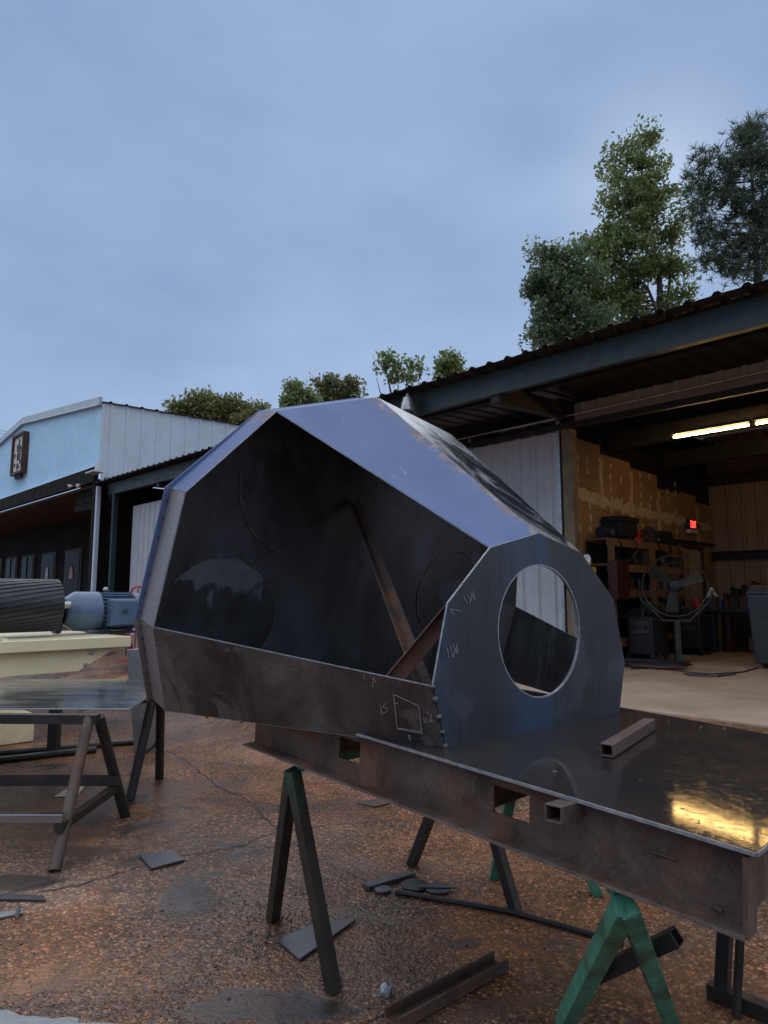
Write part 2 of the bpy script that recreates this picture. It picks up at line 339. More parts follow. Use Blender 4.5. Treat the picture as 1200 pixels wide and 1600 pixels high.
def ground_mat():
    t = NT('exposed_aggregate_yard')
    # mortar colour: grey-pink paste, rust wash and oily dark patches
    paste = t.ramp(t.noise(.9, 7, .62, off=(1, 4, 0)), (.3, (.15, .102, .078)), (.5, (.29, .18, .128)), (.72, (.40, .24, .165)))
    rustm = t.ramp(t.noise(.62, 6, .6, off=(5.3, 2.2, 0), dist=.5), (.40, 0), (.60, .9)); rustc = t.ramp(t.noise(3, 6, .7), (.3, (.31, .12, .043)), (.7, (.58, .25, .09)))
    col = t.mix(rustm, paste, rustc)
    oil = t.ramp(t.noise(.85, 6, .62, off=(8.1, 6.4, 0), dist=.9), (.54, 0), (.68, .75)); col = t.mix(oil, col, (.03, .028, .029))
    oil_shade = t.ramp(t.noise(2.1, 7, .66, off=(2, 1, 5), dist=.8), (.56, 0), (.63, .8)); col = t.mix(oil_shade, col, (.03, .03, .033))
    # marks with a shape of their own: patched and oily places and one painted wet shadow (dark), rust washes (orange)
    wob = t.math('MULTIPLY', t.math('SUBTRACT', t.noise(3.2, 5, .68, off=(3, 3, 3)), .5), 2.4)
    def blot(px, py, rx, ry, ang=0):
        p = G(px, py); m_ = t.n('ShaderNodeMapping'); m_.vector_type = 'TEXTURE'; m_.inputs['Location'].default_value = (p.x, p.y, 0); m_.inputs['Rotation'].default_value = (0, 0, ang); m_.inputs['Scale'].default_value = (rx, ry, 50)
        t.l(t.obj, m_.inputs[0]); l_ = t.n('ShaderNodeVectorMath', operation='LENGTH'); t.l(m_.outputs[0], l_.inputs[0]); return t.math('ADD', l_.outputs['Value'], wob)
    for (px, py, rx, ry, an, amt) in ((100, 1465, .55, .5, 0, .8), (560, 1215, .9, .5, .3, .7), (900, 1400, .7, .6, 0, .85), (1090, 1560, .5, .5, 0, .6), (120, 1180, 1.2, .35, 0, .6), (640, 1320, .5, .4, 0, .6)):
        col = t.mix(t.ramp(blot(px, py, rx, ry, an), (.5, amt), (1.15, 0)), col, rustc)
    dark = None
    for (px, py, rx, ry, an, amt) in ((278, 1405, .13, .30, .2, .75), (30, 1378, .22, .12, 0, .8), (210, 1240, .5, .32, .3, .6), (400, 1575, .34, .12, 0, .8), (150, 1330, .2, .1, 0, .7), (725, 1475, .10, .05, .4, .7), (340, 1225, .3, .2, 0, .45), (800, 1570, .25, .06, .3, .5), (60, 1290, .6, .3, 0, .5), (500, 1420, .5, .08, -.3, .4)):
        k_ = t.ramp(blot(px, py, rx, ry, an), (.72, amt), (1.05, 0)); dark = k_ if dark is None else t.math('MAXIMUM', dark, k_)
    col = t.mix(dark, col, (.038, .037, .040)); oil_shade = t.math('MAXIMUM', oil_shade, t.math('MULTIPLY', dark, 1.3))
    # pebbles
    warp = t.n('ShaderNodeMapping'); warp.inputs['Scale'].default_value = (1, 1.0, 1); t.l(t.obj, warp.inputs[0])
    vo = t.n('ShaderNodeTexVoronoi'); vo.inputs['Scale'].default_value = 64; vo.inputs['Randomness'].default_value = 1; t.l(warp.outputs[0], vo.inputs['Vector'])
    vo2 = t.n('ShaderNodeTexVoronoi'); vo2.inputs['Scale'].default_value = 110; t.l(warp.outputs[0], vo2.inputs['Vector'])
    sep = t.n('ShaderNodeSeparateColor'); t.l(vo.outputs['Color'], sep.inputs[0])
    calm = t.math('SUBTRACT', 1.0, t.math('MINIMUM', oil_shade, 1.0))
    show = t.math('MULTIPLY', t.ramp(t.noise(1.4, 4, .6, off=(7, 3, 3)), (.3, .55), (.6, 1)), calm)
    cell = t.ramp(sep.outputs[0], (.0, .38), (.35, .62), (.62, .95), (.82, 1.45), (.95, 2.2))
    gap = t.ramp(vo.outputs['Distance'], (.30, 1), (.62, .40))
    grain = t.mix(1.0, cell, gap, 'MULTIPLY'); warm = t.ramp(sep.outputs[1], (.0, (1.0, .88, .74)), (.5, (1.0, 1.0, 1.0)), (1.0, (1.12, 1.0, .85))); grain = t.mix(1.0, grain, warm, 'MULTIPLY')
    stone = t.math('MULTIPLY', t.ramp(vo.outputs['Distance'], (.25, 1), (.6, 0)), show)
    col = t.mix(show, col, t.mix(1.0, col, grain, 'MULTIPLY'))
    sep2 = t.n('ShaderNodeSeparateColor'); t.l(vo2.outputs['Color'], sep2.inputs[0])
    pit = t.math('MULTIPLY', t.ramp(vo2.outputs['Distance'], (.2, 1), (.4, 0)), t.ramp(sep2.outputs[0], (.5, 0), (.62, .8))); col = t.mix(pit, col, (.018, .014, .012))
    # wetness
    wet = t.ramp(t.noise(.75, 5, .6, off=(2.5, 8.8, 1), dist=.5), (.34, .1), (.54, 1))
    sx = t.n('ShaderNodeSeparateXYZ'); t.l(t.obj, sx.inputs[0])
    dx = t.math('ADD', sx.outputs['X'], 1.75); dy = t.math('SUBTRACT', sx.outputs['Y'], 2.35)
    dd = t.math('SQRT', t.math('ADD', t.math('MULTIPLY', dx, dx), t.math('MULTIPLY', dy, dy)))
    near = t.ramp(t.math('ADD', dd, t.math('MULTIPLY', t.noise(3, 5, .6), .8)), (.75, 1), (1.55, 0))
    wet = t.math('MAXIMUM', wet, near)
    wet = t.math('MAXIMUM', wet, t.math('MULTIPLY', oil_shade, .8))
    rr = t.math('SUBTRACT', .58, t.math('MULTIPLY', wet, .42)); rr = t.math('ADD', rr, t.math('MULTIPLY', t.math('SUBTRACT', t.noise(40, 3, .6), .5), .25))
    col = t.mix(t.math('MULTIPLY', wet, .5), col, t.mix(1.0, col, (.45, .42, .40), 'MULTIPLY'))
    h = t.math('ADD', t.math('MULTIPLY', stone, 1.3), t.math('MULTIPLY', t.noise(55, 5, .65), .9)); h = t.math('ADD', h, t.math('MULTIPLY', t.noise(6, 4, .6), 1.6))
    t.bump(h, .75, .006)
    return t.done(col, rr, 0, 1.5)
M['ground'] = ground_mat()
def water_mat():
    t = NT('puddle_water'); t.bump(t.noise(14, 4, .6, (1, 2.6, 1)), .5, .01); return t.done((.20, .205, .21), .05, 0, 1.7)  # pale base stands in for sky reflected in the water
M['water'] = water_mat()
def emit(name, c, s):
    t = NT(name); t.b.inputs['Emission Color'].default_value = (*c, 1); t.b.inputs['Emission Strength'].default_value = s; return t.done((.8, .8, .8), .4)
M['tube_light'] = emit('fluorescent_tube', (1.0, .60, .20), 30)
M['exit_red'] = emit('exit_letters', (1.0, .06, .04), 1.6)
def leaf(name, a, b, c):
    t = NT(name); g = t.n('ShaderNodeNewGeometry'); col = t.ramp(g.outputs['Random Per Island'], (.0, a), (.5, b), (1.0, c))
    col = t.mix(t.ramp(t.noise(.6, 3, .6), (.35, 0), (.7, .5)), col, tuple(x * .7 for x in a))
    t.done(col, .34); tr = t.n('ShaderNodeBsdfTranslucent'); t.l(col, tr.inputs[0]); mx = t.n('ShaderNodeMixShader'); mx.inputs[0].default_value = .42
    t.l(t.b.outputs[0], mx.inputs[1]); t.l(tr.outputs[0], mx.inputs[2]); t.l(mx.outputs[0], t.out.inputs[0]); return t.m
M['leaf_mid'] = leaf('broad_leaves', (.12, .18, .06), (.19, .26, .085), (.32, .36, .13))
M['leaf_dark'] = leaf('dark_leaves', (.10, .155, .085), (.15, .21, .10), (.23, .29, .13))
M['leaf_olive'] = leaf('olive_leaves', (.11, .14, .05), (.17, .19, .06), (.26, .24, .075))
M['leaf_pine'] = leaf('pine_needles', (.06, .095, .06), (.09, .13, .075), (.14, .17, .09))
M['bark'] = simple('bark', (.075, .06, .05), .3, .85, 0, 8, .2)

# ================================================================== SETTING
# shop axes: e runs left along the shop front, q runs into the shop
az = math.atan2(-1031, 1058)
eV = Vector((math.sin(az), math.cos(az), 0)); qV = Vector((math.cos(az), -math.sin(az), 0)); ZV = Vector((0, 0, 1))
AX = (eV, qV, ZV)
def S(s, t, z=0.0): return eV * s + qV * t + ZV * z
ZF = 0.40        # shop floor above the yard
g = MB(); SS = [-220, -20, 0, 10, 22, 220]; TT = [-220, -6, 3.5, 6.3, 20, 420]; ZZ = [0, 0, 0, ZF, ZF, ZF]
for j, (t_, z_) in enumerate(zip(TT, ZZ)):
    for s_ in SS: g.v.append(S(s_, t_, z_))
for j in range(len(TT) - 1):
    for i in range(len(SS) - 1):
        k = j * len(SS) + i; g.f.append((k, k + 1, k + len(SS) + 1, k + len(SS)))
ground = tag(g.build('ground', M['ground'], org=(0, 0, 0)), kind='structure')
# shop floor: poured bays with joints
slab = bpy.data.objects.new('shop_floor', None); COL.objects.link(slab); ORG[slab.name] = Vector((0, 0, 0)); tag(slab, kind='structure')
bays_s = [-3, .6, 4.3, 8.2]; bays_t = [6.25, 9.66, 13.1, 16.4]
for i in range(3):
    for j in range(3):
        MB().box(S((bays_s[i] + bays_s[i + 1]) / 2, (bays_t[j] + bays_t[j + 1]) / 2, ZF - .045), (bays_s[i + 1] - bays_s[i] - .012, bays_t[j + 1] - bays_t[j] - .012, .11), AX).build('floor_bay', M['slab'], slab)
# cracks across the yard: thin dark gaps
def crack(pts, wd=.008):
    P = [G(*p) for p in pts]; m = MB(); pl = []
    for a, b in zip(P[:-1], P[1:]):
        k = max(2, int((b - a).length / .05)); nrm = (b - a).cross(ZV).normalized()
        for i in range(k): pl.append(a.lerp(b, i / k) + nrm * random.uniform(-.014, .014))
    pl.append(P[-1])
    for i, p in enumerate(pl):
        d = (pl[min(i + 1, len(pl) - 1)] - pl[max(0, i - 1)]).cross(ZV).normalized(); w_ = wd * random.uniform(.25, 1) * (1 if 0 < i < len(pl) - 1 else .1)
        m.v += [p - d * w_ + ZV * .004, p + d * w_ + ZV * .004]
    for i in range(len(pl) - 1): m.f.append((2 * i, 2 * i + 1, 2 * i + 3, 2 * i + 2))
    m.build('crack', M['black'], ground)
crack([(50, 1397), (120, 1385), (215, 1357), (285, 1338), (380, 1322), (430, 1300), (500, 1292), (660, 1278)], .006)
crack([(262, 1172), (290, 1190), (320, 1212), (350, 1235), (385, 1250), (425, 1290), (438, 1302)], .008)
crack([(440, 1302), (500, 1345), (560, 1370), (590, 1388)], .004)
crack([(250, 1158), (330, 1150), (400, 1132)], .006)
crack([(560, 1600), (620, 1578), (690, 1560)], .004)
# puddle in the near left corner
m = MB(); c = G(25, 1622); ring = []
for k in range(40):
    a = 2 * math.pi * k / 40; r = 1 + .2 * math.sin(3 * a + 1) + .10 * math.sin(7 * a) + random.uniform(-.09, .09)
    ring.append(c + Vector((math.cos(a) * .30 * r, math.sin(a) * .13 * r, .004)))
m.add(ring, [tuple(range(40))]); tag(m.build('puddle', M['water']), kind='structure')

# ================================================================== STEEL HOOD
ZT = .97
hA, hI = G(697, 1170, ZT), G(968, 1115, ZT)
wv = (hI - hA).normalized(); nv = Vector((-wv.y, wv.x, 0)); mid = (hA + hI) / 2
def FP(s, z, d=0): return mid + wv * s + ZV * z + nv * d
prof = [(-.527, 0), (-.586, .208), (-.512, .482), (-.288, .684), (0, .755), (.288, .688), (.514, .498), (.587, .214), (.527, 0)]
fA, fB, fC, fD, fE, fF, fG, fH, fI = [FP(s, z, .004) for s, z in prof]
hood = thing('steel_hood', 'large faceted dark steel hood with round hole in its end plate, on the table', 'hood', mid + nv * .6)
# end plate with the round hole
def ring_plate(name, poly, cen, r, ua, va, nrm, th, mat, par, seg=48):
    outer = []
    for k in range(seg):
        a = 2 * math.pi * k / seg; d = Vector((math.cos(a), math.sin(a)))
        best = None
        for i in range(len(poly)):
            p, q_ = Vector(poly[i]), Vector(poly[(i + 1) % len(poly)]); ed = q_ - p; den = d.x * ed.y - d.y * ed.x
            if abs(den) < 1e-9: continue
            rel = p - Vector(cen); tt = (rel.x * ed.y - rel.y * ed.x) / den; uu = (rel.x * d.y - rel.y * d.x) / den
            if tt > 0 and -1e-6 <= uu <= 1 + 1e-6 and (best is None or tt < best): best = tt
        outer.append((a, Vector(cen) + d * best))
    for p in poly:        # keep true corners
        v = Vector(p) - Vector(cen); a = math.atan2(v.y, v.x) % (2 * math.pi); outer.append((a, Vector(p)))
    outer.sort(key=lambda x: x[0]); n = len(outer); m = MB()
    inner = [Vector(cen) + Vector((math.cos(a), math.sin(a))) * r for a, _ in outer]
    def W3(p, d): return ua(p.x, p.y) + nrm * d
    for d in (0, th):
        m.v += [W3(p, d) for _, p in outer] + [W3(p, d) for p in inner]
    for k in range(n):
        j = (k + 1) % n
        m.f += [(k, j, n + j, n + k), (2 * n + j, 2 * n + k, 3 * n + k, 3 * n + j), (j, k, 2 * n + k, 2 * n + j), (n + k, n + j, 3 * n + j, 3 * n + k)]
    return m.build(name, mat, par)
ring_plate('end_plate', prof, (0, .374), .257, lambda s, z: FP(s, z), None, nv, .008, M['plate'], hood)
# bright torch-cut rim of the hole
m = MB(); n = 64
for k in range(n):
    a = 2 * math.pi * k / n
    for r, d in ((.2572, -.0015), (.2525, -.0015), (.2525, .0095), (.2572, .0095)):
        m.v.append(FP(math.cos(a) * r, .374 + math.sin(a) * r, d))
for k in range(n):
    j = (k + 1) % n
    for i in range(4): m.f.append((4 * k + i, 4 * k + (i + 1) % 4, 4 * j + (i + 1) % 4, 4 * j + i))
m.build('hole_rim', M['edge'], hood)
# rear opening plane, leaning forward at the top
LEAN = .213; bV = (nv + ZV * LEAN).normalized(); P0 = mid + nv * 1.196
rK, rL, rP, rQ, rR = [onplane(x, y, P0, bV) for x, y in ((240, 980), (290, 769), (432, 643), (590, 622), (706, 680))]
skn = (fB - fA).cross(rK - fA).normalized()
rJ = onplane(268, 1118, fA, skn); rJ = rJ - bV * (bV.dot(rJ - P0))
cl = wv.dot((rQ - mid))
def mirror(p, c_): q_ = p - mid; return mid + wv * (2 * c_ - wv.dot(q_)) + nv * nv.dot(q_) + ZV * q_.z
def RO(s, z): return mid + wv * s + nv * (1.196 - LEAN * z) + ZV * z
rS, rT, rU = RO(1.12, .94), RO(1.19, .44), RO(1.12, 0)
rear = [rJ, rK, rL, rP, rQ, rR, rS, rT, rU]
TH = .006
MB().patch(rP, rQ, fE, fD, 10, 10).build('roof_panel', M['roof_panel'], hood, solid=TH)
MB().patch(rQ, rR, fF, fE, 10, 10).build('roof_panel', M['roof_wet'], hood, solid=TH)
MB().patch(fA, rJ, rK, fB, 10, 4).build('skirt', M['skirt'], hood, solid=TH)
MB().patch(fI, rU, rT, fH, 10, 4).build('skirt', M['skirt_in'], hood, solid=TH)
D = .16
for i in range(8):
    a, b = rear[i], rear[i + 1]
    MB().patch(a, b, b + bV * D, a + bV * D, 4, 2).build('rear_band', M['roof_panel'] if i in (2, 3, 4) else M['band'], hood, solid=TH)  # upper facets take the roof's painted sky tint
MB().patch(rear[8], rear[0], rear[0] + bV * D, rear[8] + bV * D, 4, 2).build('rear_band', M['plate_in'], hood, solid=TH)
# rear plate, a lip wider than the band
cr = sum(rear, Vector()) / 9
lip = [p + (p - cr).normalized() * (.026 if i < 3 else .004) + bV * D for i, p in enumerate(rear)]
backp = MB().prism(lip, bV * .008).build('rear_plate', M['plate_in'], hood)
lab(backp, 'dark inner back plate with circular weld seams')
for i in range(8):
    MB().add([rear[i] + bV * (D - .003), rear[i + 1] + bV * (D - .003), lip[i + 1] - bV * .003, lip[i] - bV * .003, rear[i] + bV * D, rear[i + 1] + bV * D, lip[i + 1] + bV * .002 + (lip[i + 1] - cr).normalized() * .002, lip[i] + bV * .002 + (lip[i] - cr).normalized() * .002],
             [(0, 1, 2, 3), (2, 3, 7, 6)]).build('rear_lip', M['roof_panel'] if i in (1, 2, 3, 4) else M['band'], hood)  # lip coloured paler than its plate, standing in for sky light
# welded-in discs and seams on the inside of the rear plate
ex = wv.copy(); ey = bV.cross(ex).normalized()
if ey.z < 0: ey = -ey
def RP(s, z, d):
    p = mid + wv * s + ZV * z; p = p + nv * 0; k = bV.dot(P0 + bV * (D - d) - p) / bV.dot(nv); return p + nv * k
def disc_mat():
    t = NT('ground_disc_lit_top'); sx = t.n('ShaderNodeSeparateXYZ'); t.l(t.obj, sx.inputs[0])
    k = t.math('ADD', sx.outputs['Z'], t.math('MULTIPLY', t.math('SUBTRACT', t.noise(7, 6, .6, (1, 1, .45)), .5), .55)); msk = t.ramp(k, (.50, 0), (.53, 1))  # lit upper half painted as a paler grey stain with drippy edge
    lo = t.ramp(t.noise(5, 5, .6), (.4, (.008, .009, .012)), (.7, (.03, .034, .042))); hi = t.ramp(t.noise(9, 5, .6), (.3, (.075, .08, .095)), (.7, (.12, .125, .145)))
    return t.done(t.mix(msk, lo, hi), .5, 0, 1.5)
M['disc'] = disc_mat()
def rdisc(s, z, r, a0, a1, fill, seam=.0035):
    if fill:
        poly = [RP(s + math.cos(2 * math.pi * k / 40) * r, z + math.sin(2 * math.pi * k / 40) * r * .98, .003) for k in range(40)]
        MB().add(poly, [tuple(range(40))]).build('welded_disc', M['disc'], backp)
    a = a0; wn = random.random() * 9
    while a < a1:
        if random.random() < .07: a += random.uniform(3, 7); continue
        da = random.uniform(1.5, 3.5); wd_ = seam * (.25 + .55 * abs(math.sin(a * .11 + wn))); rr = r + seam * .9 * math.sin(a * .05 + wn)
        q4 = [RP(s + math.cos(rad(x)) * (rr + o), z + math.sin(rad(x)) * (rr + o) * .98, .0045) for x, o in ((a, -wd_), (a + da, -wd_), (a + da, wd_), (a, wd_))]
        MB().prism(q4, -bV * .0012).build('weld_seam', M['seam'], backp); a += da * .97
M['seam'] = simple('ground_weld_seam', (.075, .068, .058), .8, .5, .3, 40)
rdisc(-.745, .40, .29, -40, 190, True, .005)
rdisc(-.39, 1.06, .345, 178, 262, False, .009)
rdisc(.75, .52, .26, 60, 215, False, .007)
rdisc(.75, .52, .26, 215, 330, False, .003)
# inner braces
def angle_iron(mb, p, q_, a, up, th=.005):
    p, q_ = Vector(p), Vector(q_); d = (q_ - p).normalized(); u = Vector(up); u = (u - d * u.dot(d)).normalized(); x = d.cross(u)
    mb.hexa([p, p + x * a, p + x * a + u * th, p + u * th], [q_, q_ + x * a, q_ + x * a + u * th, q_ + u * th])
    mb.hexa([p + u * th, p + x * th + u * th, p + x * th + u * a, p + u * a], [q_ + u * th, q_ + x * th + u * th, q_ + x * th + u * a, q_ + u * a]); return mb
br1 = angle_iron(MB(), RP(-.06, .985, .01), FP(-.545, .135, .06), .042, (.6, -.6, .3)).build('brace', M['rusty'], hood)
skin = skn if skn.dot(CAMP - fA) < 0 else -skn; pB = onplane(590, 1062, fB, skn); pC = onplane(726, 914, FP(0, 0, .03), nv)
br2 = angle_iron(MB(), pB + skin * .06 - ZV * .02, pC + nv * .005, .055, (.2, -.8, .5)).build('brace', M['rusty_red'], hood)
# bright sheared edges
def edge(p, q_, r=.0032, par=None): MB().tube([p, Vector(p).lerp(Vector(q_), .5), q_], r, 5).build('cut_edge', M['edge'], par or hood)
cam_n = (CAMP - fB).normalized()
edge(fB, rK); edge(fB, fC, .004); edge(fC, fD, .004); edge(fD, rP, .0028); edge(fA - ZV * .001, rJ, .0028); edge(fD, fE, .003); edge(fE, fF, .0028); edge(rL, rP, .0025); edge(rK, rL, .002)
# tack welds
def bead(p, r): MB().sphere(p, r, 8, 5, (1, 1, random.uniform(.7, 1.2))).build('weld_bead', M['weld'], hood, smooth=True)
for k in (.02, .22, .5, .74, .97): bead(fA.lerp(fB, 1 - k) + (CAMP - fA).normalized() * .003, random.uniform(.010, .014))
for k in (.08, .2, .36, .52, .68, .82): bead(fA.lerp(rJ, k) + (CAMP - fA).normalized() * .003 - ZV * .003, random.uniform(.005, .007))
for a, b in ((rJ, rK), (rK, rL)):
    for i in range(7):
        p = a.lerp(b, (i + .4) / 7); outw = (p - cr).normalized(); bead(p + bV * (D - .004) + outw * .006, random.uniform(.004, .007))
for k in (.15, .5, .85): bead(rJ.lerp(rK, k) + (CAMP - rK).normalized() * .003, .005)
# chalk figures
def stroke(pts, P, n, wpx=1.3, name='chalk_mark'):
    n = Vector(n)
    if n.dot(CAMP - Vector(P)) < 0: n = -n
    Q = [onplane(x, y, Vector(P) + n * .0065, n) for x, y in pts]; m = MB()
    for a, b in zip(Q[:-1], Q[1:]):
        dist = (a - CAMP).length; wd = wpx / FPX * dist / 2; s_ = (b - a).cross(n).normalized() * wd; e_ = (b - a).normalized() * wd * .6
        m.add([a - s_ - e_, b - s_ + e_, b + s_ + e_, a + s_ - e_, a - s_ - e_ + n * .0006, b - s_ + e_ + n * .0006, b + s_ + e_ + n * .0006, a + s_ - e_ + n * .0006], [(0, 1, 2, 3), (4, 5, 6, 7), (0, 1, 5, 4), (2, 3, 7, 6)])
    m.build(name, M['chalk'], hood)
c7 = lambda *a: [(560 + x / 6, 1050 + y / 6) for x, y in a]
for st in ([(330, 210), (365, 525)], [(330, 210), (565, 318)], [(565, 318), (598, 585)], [(362, 525), (590, 556)], [(375, 535), (595, 575)], [(338, 297), (372, 294)],
           [(205, 305), (222, 402)], [(228, 325), (262, 287)], [(228, 325), (240, 335), (262, 330), (272, 350), (262, 375), (230, 385)],
           [(612, 425), (620, 475)], [(635, 425), (645, 475)], [(650, 380), (655, 405)], [(688, 395), (668, 470)], [(675, 455), (690, 448), (695, 458), (680, 468), (702, 464)],
           [(488, 598), (470, 595), (465, 612), (480, 620), (490, 605), (488, 640)], [(140, 50), (135, 140)], [(145, 60), (168, 105)], [(50, 25), (52, 60)]):
    stroke(c7(*st), fA, skn, .9)
c4 = lambda *a: [(560 + x / 2.727, 600 + y / 2.727) for x, y in a]
for st in ([(450, 905), (467, 935)], [(463, 895), (478, 925)], [(478, 885), (482, 912)], [(492, 882), (474, 935)], [(484, 905), (496, 908)], [(495, 895), (494, 920)],
           [(378, 1125), (387, 1168)], [(392, 1115), (402, 1160)], [(405, 1108), (408, 1135)], [(422, 1105), (403, 1165)], [(412, 1135), (424, 1138)], [(422, 1125), (420, 1150)],
           [(392, 958), (435, 968)], [(392, 958), (405, 985)]):
    stroke(c4(*st), FP(0, 0), -nv, .75)

# ================================================================== LAYOUT TABLE
tc_ = Vector((.814, 1.549, .923)); tu = Vector((-.694, .718, .052)).normalized(); tv = Vector((.718, .694, 0)).normalized(); tn = tv.cross(tu).normalized(); TL = 2.04    # the near end sits lower
GT = lambda x, y: onplane(x, y, tc_, tn)
TW = (GT(1100, 1128) - tc_).dot(tv)
def T(a, b, z): return tc_ + tu * a + tv * b + tn * (z - ZT)
TX = (tu, tv, tn)
table = thing('layout_table', 'heavy rusty steel channel table with flat plate top, carrying the hood', 'table', T(TL / 2, TW / 2, .725))
MB().box(T(TL / 2, TW / 2, ZT - .0075), (TL, TW, .013), TX).build('table_top', M['table_top'], table, bevel=.002)
MB().bar(T(0, -.0015, ZT - .006), T(TL, -.0015, ZT - .006), .004, .009).build('top_edge', M['edge'], table)
MB().bar(T(-.0015, 0, ZT - .006), T(-.0015, TW, ZT - .006), .004, .009).build('top_edge', M['edge'], table)
zb, zw = .778, ZT - .016
def along(px): # distance along near edge for a pixel column at mid-web height
    best = 0
    for i in range(2000):
        a = TL * i / 2000; p = T(a, .03, .88) - CAMP; Y = p.y * cp + p.z * sp_; x = 600 + FPX * p.x / Y
        if x <= px: return a
    return TL
cuts = [(along(824), along(768)), (along(559), along(527))]
def web(b, openings, name):
    m = MB(); th = .008
    z1, z2 = zb + .065, zb + .145
    m.box(T(TL / 2, b, (zb + .01 + z1) / 2), (TL - .04, th, z1 - zb - .01), TX); m.box(T(TL / 2, b, (z2 + zw) / 2), (TL - .04, th, zw - z2), TX)
    xs = [.02] + [v for c in openings for v in c] + [TL - .02]
    for i in range(0, len(xs), 2): m.box(T((xs[i] + xs[i + 1]) / 2, b, (z1 + z2) / 2), (xs[i + 1] - xs[i], th, z2 - z1), TX)
    return m.build(name, M['channel'], table)
web(.045, cuts, 'side_channel')
web(TW - .05, [(along(640), along(600))], 'side_channel')
MB().box(T(TL / 2, .022, zb + .005), (TL - .04, .075, .011), TX).build('channel_flange', M['channel'], table, bevel=.003)
MB().bar(T(.02, -.0165, zb + .006), T(TL - .02, -.0165, zb + .006), .004, .007).build('flange_highlight', M['pale_steel'], table)  # pale bar stands in for the highlight along the flange
MB().box(T(TL / 2, TW - .03, zb + .005), (TL - .04, .075, .011), TX).build('channel_flange', M['channel'], table)
for a in (.05, TL - .03, .85, 1.65):
    MB().box(T(a, TW / 2, (zb + zw) / 2), (.008, TW - .1, zw - zb - .03), TX).build('cross_channel', M['channel'], table)
MB().box(T(.022, .025, (zb + zw) / 2), (.01, .06, zw - zb - .004), TX).build('end_plate', M['channel'], table)
# torn notch patches and old weld on the web
for px, py, L_, h_ in ((1035, 1335, .07, .006), (1120, 1418, .03, .010)):
    p = onplane(px, py, T(0, .040, .9), tv); MB().box(p - tv * .004, (L_, .006, h_), TX).build('weld_scar', M['rusty'], table, bevel=.002)
# square tube stub poking out from under the top
sp0 = onplane(864, 1272, T(0, -.085, 0), tv)
pst = sp0
stub = MB().sqtube(pst, pst + tv * .3 - tn * .02 + tu * .01, .05, .044, .005).build('stub_tube', M['channel'], table, bevel=.002)
# rusty tube lying on top
p1, p2 = GT(948, 1184), GT(1016, 1140)
d_ = (p2 - p1).normalized()
tag(MB().sqtube(p1 + ZV * .0225, p2 + ZV * .0225, .042, .042, .005).build('square_tube', M['rusty_tube'], bevel=.003), 'short rusty square tube lying on the table top', 'steel tube')
# crumbs of slag and paper on the table
for i, (x, y, r) in enumerate([(867, 1207, .0055), (935, 1170, .003), (1095, 1137, .005), (1132, 1139, .005), (1045, 1128, .003), (1092, 1284, .003), (1000, 1220, .0025)]):
    m = MB().sphere(GT(x, y) + ZV * .002, r, 6, 4, (1.3, 1, .7)); tag(m.build('slag_crumb', M['pale_steel']), 'tiny pale crumb of slag on the table top', 'slag', 'crumbs on the table top')
# scrap sheets lying inside the hood, seen through the hole
for i, (s, d, a, wd, ln, mt, lb) in enumerate([(-.08, .24, .4, .26, .34, 'edge', 'pale grey offcut sheet lying inside the hood behind the hole'), (.10, .30, -.5, .16, .5, 'cardboard', 'brown card strip lying inside the hood'), (-.05, .52, .2, .30, .22, 'paper', 'white paper scrap lying inside the hood')]):
    x_ = (wv * math.cos(a) + nv * math.sin(a)); y_ = (-wv * math.sin(a) + nv * math.cos(a))
    tag(MB().box(FP(s, .006 + .007 * i, d), (wd, ln, .004), (x_, y_, ZV)).build('offcut_sheet', M[mt]), lb, 'offcut')

# ================================================================== SAWHORSES
def leg(m, p, q_, w=.045, h=.05): m.bar(p, q_, w, h, up=tu); return m
def sawhorse(label, feetN, feetF, topN, topF, matL, matT, w=.046, brace=None):
    r = thing('sawhorse', label, 'sawhorse', (topN + topF) / 2 * 1.0 - ZV * ((topN.z + topF.z) / 2))
    d = (topF - topN).normalized()
    MB().bar(topN + d * .03, topF + d * .03, .05, .04).build('top_beam', matT, r, bevel=.003)
    for feet, top in ((feetN, topN), (feetF, topF)):
        for f, mt in zip(feet, matL):
            x = (f - top).normalized()
            MB().bar(top - ZV * .02 + Vector((x.x, x.y, 0)) * .01, f, w, w * 1.1, up=d).build('leg', mt, r, bevel=.003)
        pass
    return r
def leg_mat():
    t = NT('worn_green_leg'); sx = t.n('ShaderNodeSeparateXYZ'); t.l(t.obj, sx.inputs[0])
    base = t.ramp(t.noise(7, 6, .6), (.3, (.012, .010, .009)), (.6, (.035, .026, .02)), (.75, (.06, .035, .022)))
    k = t.math('ADD', sx.outputs['Z'], t.math('MULTIPLY', t.math('SUBTRACT', t.noise(9, 5, .65), .5), .9)); g_ = t.ramp(k, (.58, 0), (.85, .8))
    return t.done(t.mix(g_, base, (.022, .085, .055)), .5)
leg_dg = leg_mat()
near1, near2 = G(522, 1550), G(426, 1438); far1, far2 = G(806, 1424), G(643, 1352)
mN = (near1 + near2) / 2; mF = (far1 + far2) / 2
tz = zb - .027
aN = T(along(462) + .01, .03, tz); aF = T((mF - tc_).dot(tu), (mF - tc_).dot(tv), tz)
sh1 = sawhorse('dark sawhorse with green top under the hood end of the table', (near1, near2), (far1, far2), aN, aF, (leg_dg,) * 2, M['green_paint'])
gn1, gn2 = G(880, 1602), G(1050, 1602); gf1, gf2 = G(772, 1371), G(934, 1398)
gaN = T(along(978) , .03, tz); mG = (gf1 + gf2) / 2; gaF = T((mG - tc_).dot(tu), min(TW - .06, (mG - tc_).dot(tv)), tz)
